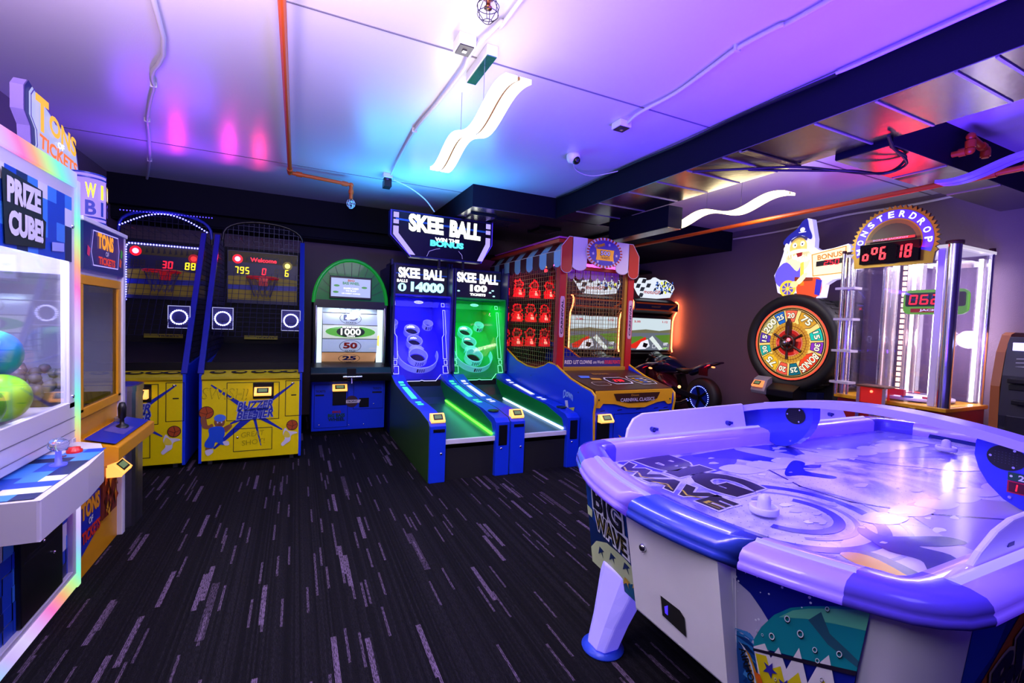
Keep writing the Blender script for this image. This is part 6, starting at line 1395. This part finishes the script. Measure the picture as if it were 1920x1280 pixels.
# near end, right art panel
fRr = BF((-1.42,-.30,.36), (-1.36,-.57,.36), (-1.37,-.63,.825), (-1.50,-.33,.825))
def rp(pts, c_, n): b.flat(fRr, pts, AP(c_), n)
b = MB(); rp([(0,0),(1,0),(1,1),(0,1)], '0c1c90', 0)
rp([(0,.86),(.15,.8),(.25,.72),(.36,.62),(.38,.5),(.3,.42),(.2,.45),(0,.5)], 'b8b4d8', .002); rp([(0,.5),(.15,.52),(.3,.44),(.3,.3),(0,.3)], '2878c0', .002); rp([(0,.4),(.25,.4),(.35,.2),(.3,0),(0,0)], '1050a0', .0025)
for i in range(9): rp([(.0+.02*i,.5-.045*i),(.14,.52-.05*i),(.24,.47-.05*i),(.1,.49-.05*i)], ['4090d8','0a3880','0a2860'][i % 3], .003+.0001*i)
rp([(.2,.49),(.26,.6),(.36,.72),(.48,.81),(.61,.865),(.8,.93),(1,.985),(1,.59),(.2,.44)], '108a98', .004); rp([(.4,.72),(.5,.8),(.61,.85),(.8,.915),(1,.97),(1,.85),(.8,.82),(.6,.78)], '60c0a0', .0045); rp([(.62,.78),(.7,.86),(.78,.75),(1,.66),(1,.62),(.78,.68)], '285870', .005)
rp([(.2,.44),(.3,.5),(.36,.42),(.42,.52),(.5,.4),(.58,.58),(.68,.38),(.74,.54),(.8,.62),(.88,.45),(1,.5),(1,0),(.3,0),(.26,.25)], 'e0dce8', .0055); rp([(.22,.40),(.32,.42),(.36,.34),(.45,.4),(.5,.3),(.6,.42),(.68,.28),(.8,.45),(.88,.33),(1,.4),(1,0),(.36,0),(.28,.25)], 'd8c818', .006)
rp([(.2,.43),(1,.6),(1,.57),(.2,.41)], '201830', .0065)
for cu, cv in ((.5,.28),(.85,.16),(.36,.34)): b.flat(fRr, [(cu+(.07 if k % 2 == 0 else .03)*math.cos(R(36*k)), cv+(.06 if k % 2 == 0 else .025)*math.sin(R(36*k))) for k in range(10)], AP('3028a0'), .008)
for cu, cv in ((.66,.16),(.95,.3)): b.flat(fRr, [(cu+(.09 if k % 3 else .05)*math.cos(R(30*k)), cv+(.07 if k % 3 else .04)*math.sin(R(30*k))) for k in range(12)], mat('art_outline_white', 'e0e4f4'), .008).flat(fRr, [(cu+(.075 if k % 3 else .04)*math.cos(R(30*k)), cv+(.055 if k % 3 else .03)*math.sin(R(30*k))) for k in range(12)], AP('6a5410'), .009)
for cu, cv, r_ in ((.47,.74,.022),(.58,.68,.025),(.36,.58,.024),(.7,.62,.018),(.74,.9,.014),(.87,.66,.02),(.78,.46,.014),(.42,.3,.012),(.28,.56,.01),(.23,.57,.008),(.73,.56,.016),(.8,.42,.012)):
    b.ring(fRr, cu, cv, r_*.7, r_, mat('art_outline_white', 'e0e4f4'), .010, 14).ring(fRr, cu+.004, cv-.008, r_*.7, r_, INK, .0095, 14)
rr = random.Random(5)
for i in range(26): cu, cv, r_ = rr.uniform(.02,.65), rr.uniform(.82,.97) if i < 18 else rr.uniform(.5,.8), rr.uniform(.004,.012); (b.disc(fRr, cu, cv, r_, r_*.8, mat('art_outline_white', 'e0e4f4'), .011, 8) if cv > .84 or cu < .3 else None)
rp([(.05,.45),(.1,.42),(.2,.25),(.27,.0),(.42,0),(.3,.2),(.18,.38)], 'c88a18', .012); rp([(.07,.44),(.11,.41),(.2,.28),(.26,.12),(.28,0),(.34,0),(.28,.14),(.2,.32),(.13,.41)], 'c8d8f0', .0125); rp([(.22,.28),(.3,.16),(.36,0),(.46,0),(.36,.16),(.28,.28)], 'd86018', .013)
b.text('AIRHOCKEY', fRr, .2, .22, .42, .07, INK, .0145, .02, rot=-62)
b.build('end_art_panel', t)
# strip of skirt behind the coin box and the other end
b = MB().flat(BF((-1.40,.12,.36), (-1.42,-.31,.36), (-1.50,-.34,.825), (-1.52,.08,.825)), [(0,0),(1,0),(1,1),(0,1)], SK, 0); b.build('end_panel', t)
MB().flat(BF((1.33,-.57,.36), (1.33,.57,.36), (1.365,.62,.825), (1.365,-.62,.825)), [(0,0),(1,0),(1,1),(0,1)], SKY, 0).build('end_panel', t)
# long side panels
for sy in (-1, 1):
    fS = BF((-1.10,-.69,.36), (1.10,-.69,.36), (1.12,-.74,.825), (-1.12,-.74,.825), 2.6, .42) if sy < 0 else BF((1.10,.69,.36), (-1.10,.69,.36), (-1.12,.74,.825), (1.12,.74,.825), 2.6, .42)
    b = MB().flat(fS, [(0,0),(2.6,0),(2.6,.42),(0,.42)], AP('0c2890'), 0).flat(fS, [(0,.42),(.3,.42),(.2,.25),(0,.15)], AP('1848c0'), .001)
    b.flat(fS, [(0,.08),(.2,.22),(.45,.42),(.8,.42),(.4,.2),(.1,0),(0,0)], AP('b86028'), .002).flat(fS, [(.1,.02),(.45,.3),(.6,.42),(1.2,.42),(.9,.2),(.5,.0)], AP('a8a8c8'), .003).flat(fS, [(.5,0),(1.4,.42),(2.6,.42),(2.6,0)], AP('1038a0'), .004)
    for s_, u, v, w_, h in (('BIG', .42, .22, .42, .16), ('WAVE', .5, .1, .5, .11)):
        b.text(s_, fS, u, v, w_+.03, h+.02, AP('a89890'), .006, .09, rot=24).text(s_, fS, u, v, w_, h, AP('201440'), .008, .05, rot=24)
    b.build('side_art_panel', t)
# coin box on the near end
XO = -2.69+0
box = [(-1.555,.822),(-1.36,.822),(-1.36,.40),(-1.475,.40)]
o = MB().prism(box, 'y', -.32, .10, mat('coin_box_white', 'ecebf4', .45, noise=.06, nscale=6)).build('coin_box', t, .012)
fC = BF((-1.476,.10,.40), (-1.476,-.32,.40), (-1.556,-.32,.822), (-1.556,.10,.822), .46, .42)
b = MB().flat(fC, [(.17,.155),(.27,.155),(.29,.14),(.29,.07),(.17,.08)], MATTE, .003).line(fC, [(.17,.155),(.17,.08)], .005, WHITE, .004); b.flat(fC, [(.19,.125),(.21,.14),(.205,.10),(.19,.1)], E_PUR, .005); b.build('return_slot', o)
b = MB(); cc = fC.p(.095,.30,.0); b.lathe([(0,-.012),(.011,-.012),(.014,-.005),(.014,0)], cc, CHROME, 16, 'x'); b.lathe([(0,-.0135),(.005,-.0135)], cc, MATTE, 8, 'x'); b.build('lock', o)
# legs
LEG = mat('leg_frosted_lit', 'c8c0f0', .4, em='7060ff', es=.55)
for sx in (-1, 1):
    for sy in (-1, 1):
        X0, Y0 = sx*1.30, sy*.43
        vs = []; 
        for z, hx_, hy, dx, dy in ((.02,.062,.065,-.07,0),(.15,.066,.078,-.05,-.025*sy),(.28,.072,.10,-.035,-.055*sy),(.42,.08,.125,-.02,-.09*sy)):
            for a, c_ in ((-1,-.5),(-.6,-1),(.6,-1),(1,-.5),(1,.5),(.6,1),(-.6,1),(-1,.5)): vs.append((X0+sx*(-dx)*1.0+a*hx_, Y0+dy+c_*hy, z))
        fs = [(i*8+j, i*8+(j+1) % 8, (i+1)*8+(j+1) % 8, (i+1)*8+j) for i in range(3) for j in range(8)]+[tuple(range(8))[::-1], tuple(range(24, 32))]
        MB().add(vs, fs, LEG).build('leg', t, .008)
        MB().lathe([(0, 0), (.095, 0), (.098, .008), (.06, .022), (0, .03)], (X0+sx*.07, Y0, 0), mat('foot_blue', '2848d8', .4), 28).build('foot', t)
# guards
GRD = mat('guard_frosted', 'c8c0f0', .35, em='7a60ff', es=.38)
for sy in (1, -1):
    for sx in (-1, 1):
        x0, x1 = (sx*1.03, sx*.06 if sx < 0 else sx*.16)
        pr = [(x0, .88), (x0-sx*.02, .93), (x0-sx*.07, .985), (x0-sx*.14, 1.01), (x1, 1.03), (x1, .88)]
        y0 = .74 if sy > 0 else -.675; vs = []
        for th in (0, .018):
            for x_, z_ in pr: vs.append((x_, y0+sy*((z_-.88)*.25+th), z_))
        n = 6; fs = [tuple(range(n)), tuple(range(n, 2*n))[::-1]]+[(i, n+i, n+(i+1) % n, (i+1) % n) for i in range(n)]
        o = MB().add(vs, fs, GRD).build('side_guard', t, .006)
        for xx in (x0-sx*.2, x1+sx*.16):
            MB().box(xx-.02, xx+.02, y0-.01 if sy > 0 else y0-.03, y0+.03 if sy > 0 else y0+.012, .915, .93, mat('latch_blue', '3030a0', .3)).lathe([(.014, -.012), (.014, .012), (0, .012)], (xx-.012, y0, .922), mat('latch_blue', '3030a0'), 10, 'y').build('latch', o)
# arch and spandrels across the middle
AR_ = [(y_/20*.90, 1.145-.165*(y_/20)**2) for y_ in range(-20, 21)]
AO = (.04, .03, 0)
ARM = mat('arch_frosted', 'a898e8', .3, em='5848e0', es=.3)
b = MB(); b.prism([(y_, z_) for y_, z_ in AR_]+[(y_, z_-.04) for y_, z_ in AR_[::-1]], 'x', -.05, .09, ARM); b.build('arch', t, .004)
for sy in (1, -1):
    sp_ = [(.84*sy,.895),(.88*sy,.97)]+[(sy*y_, 1.145-.165*(y_/.9)**2-.035) for y_ in (.8,.7,.6,.5,.4,.36)]+[(sy*y_, z_) for y_, z_ in ((.352,1.06),(.35,1.0),(.368,.94),(.40,.885),(.45,.835),(.50,.81),(.56,.80))]
    MB().prism(sp_, 'x', -.02, .05, mat('spandrel_violet_blue', '3038d0', .25, coat=.3)).build('arch_panel', t, .004).location = AO
    fs_ = Fr((-.021, 0, 0), (0,-1,0), (0,0,1)); b = MB()
    b.disc(fs_, -sy*.45, 1.01, .06, .052, mat('speaker_black', '06060c', .5), .003, 28)
    for a in range(0, 360, 120): b.disc(fs_, -sy*.45+.048*math.cos(R(a+60)), 1.01+.04*math.sin(R(a+60)), .005, .005, CHROME, .005, 8)
    for u in range(-3, 4):
        for v in range(-2, 3): b.disc(fs_, -sy*.45+u*.011, 1.01+v*.011, .0022, .0022, mat('speaker_hole', '303040', .5), .006, 6)
    b.build('speaker', t).location = AO
    for y_, z_ in ((.47,.85),(.74,.99),(.74,.86)): MB().lathe([(.006, -.026), (.006, -.02)], (0, sy*y_, z_), CHROME, 10, 'x').lathe([(0, -.0262), (.006, -.026)], (0, sy*y_, z_), CHROME, 10, 'x').build('screw', t).location = AO
fs_ = Fr((-.021, -.50, .9), (0,-1,0), (0,0,1))
b = MB().flat(fs_, [(-.04,-.03),(.1,-.03),(.1,.02),(-.04,.02)], mat('score_red_case', 'b01030', .3), .004).flat(fs_, [(-.035,-.025),(.095,-.025),(.095,.015),(-.035,.015)], mat('score_dark', '500818', .3), .005).digits('1', fs_, -.03, -.02, .02, .03, E_RED, None, .007).digits('0', fs_, .03, -.02, .02, .03, E_RED, None, .007)
b.flat(fs_, [(-.04,.022),(.1,.022),(.1,.055),(-.04,.055)], mat('label_green', '104838', .4), .004).text('2', fs_, 0, .038, .018, .024, WHITE, .006, .03).disc(fs_, -.03, .04, .005, .005, WHITE, .006, 8); b.build('score_display', t).location = AO
# mallets
MW = mat('mallet_white', 'd4ccec', .3)
def mallet(label, x, y):
    t = thing('hockey_mallet', label, 'mallet', (x, y, .812), group=None)
    MB().lathe([(0, .0), (.05, .0), (.052, .006), (.052, .022), (.048, .026), (.042, .022), (.034, .012), (.026, .010)], (0,0,0), MW, 32).build('rim', t)
    MB().lathe([(.026, .010), (.024, .03), (.023, .05), (.019, .062), (.010, .068), (0, .07)], (0,0,0), MW, 24).build('grip', t)
mallet('white mallet on the near left of the air hockey field beside the BIG WAVE lettering', 1.63, 1.14)
mallet('white mallet at the far end of the air hockey field', 3.64, 1.38)
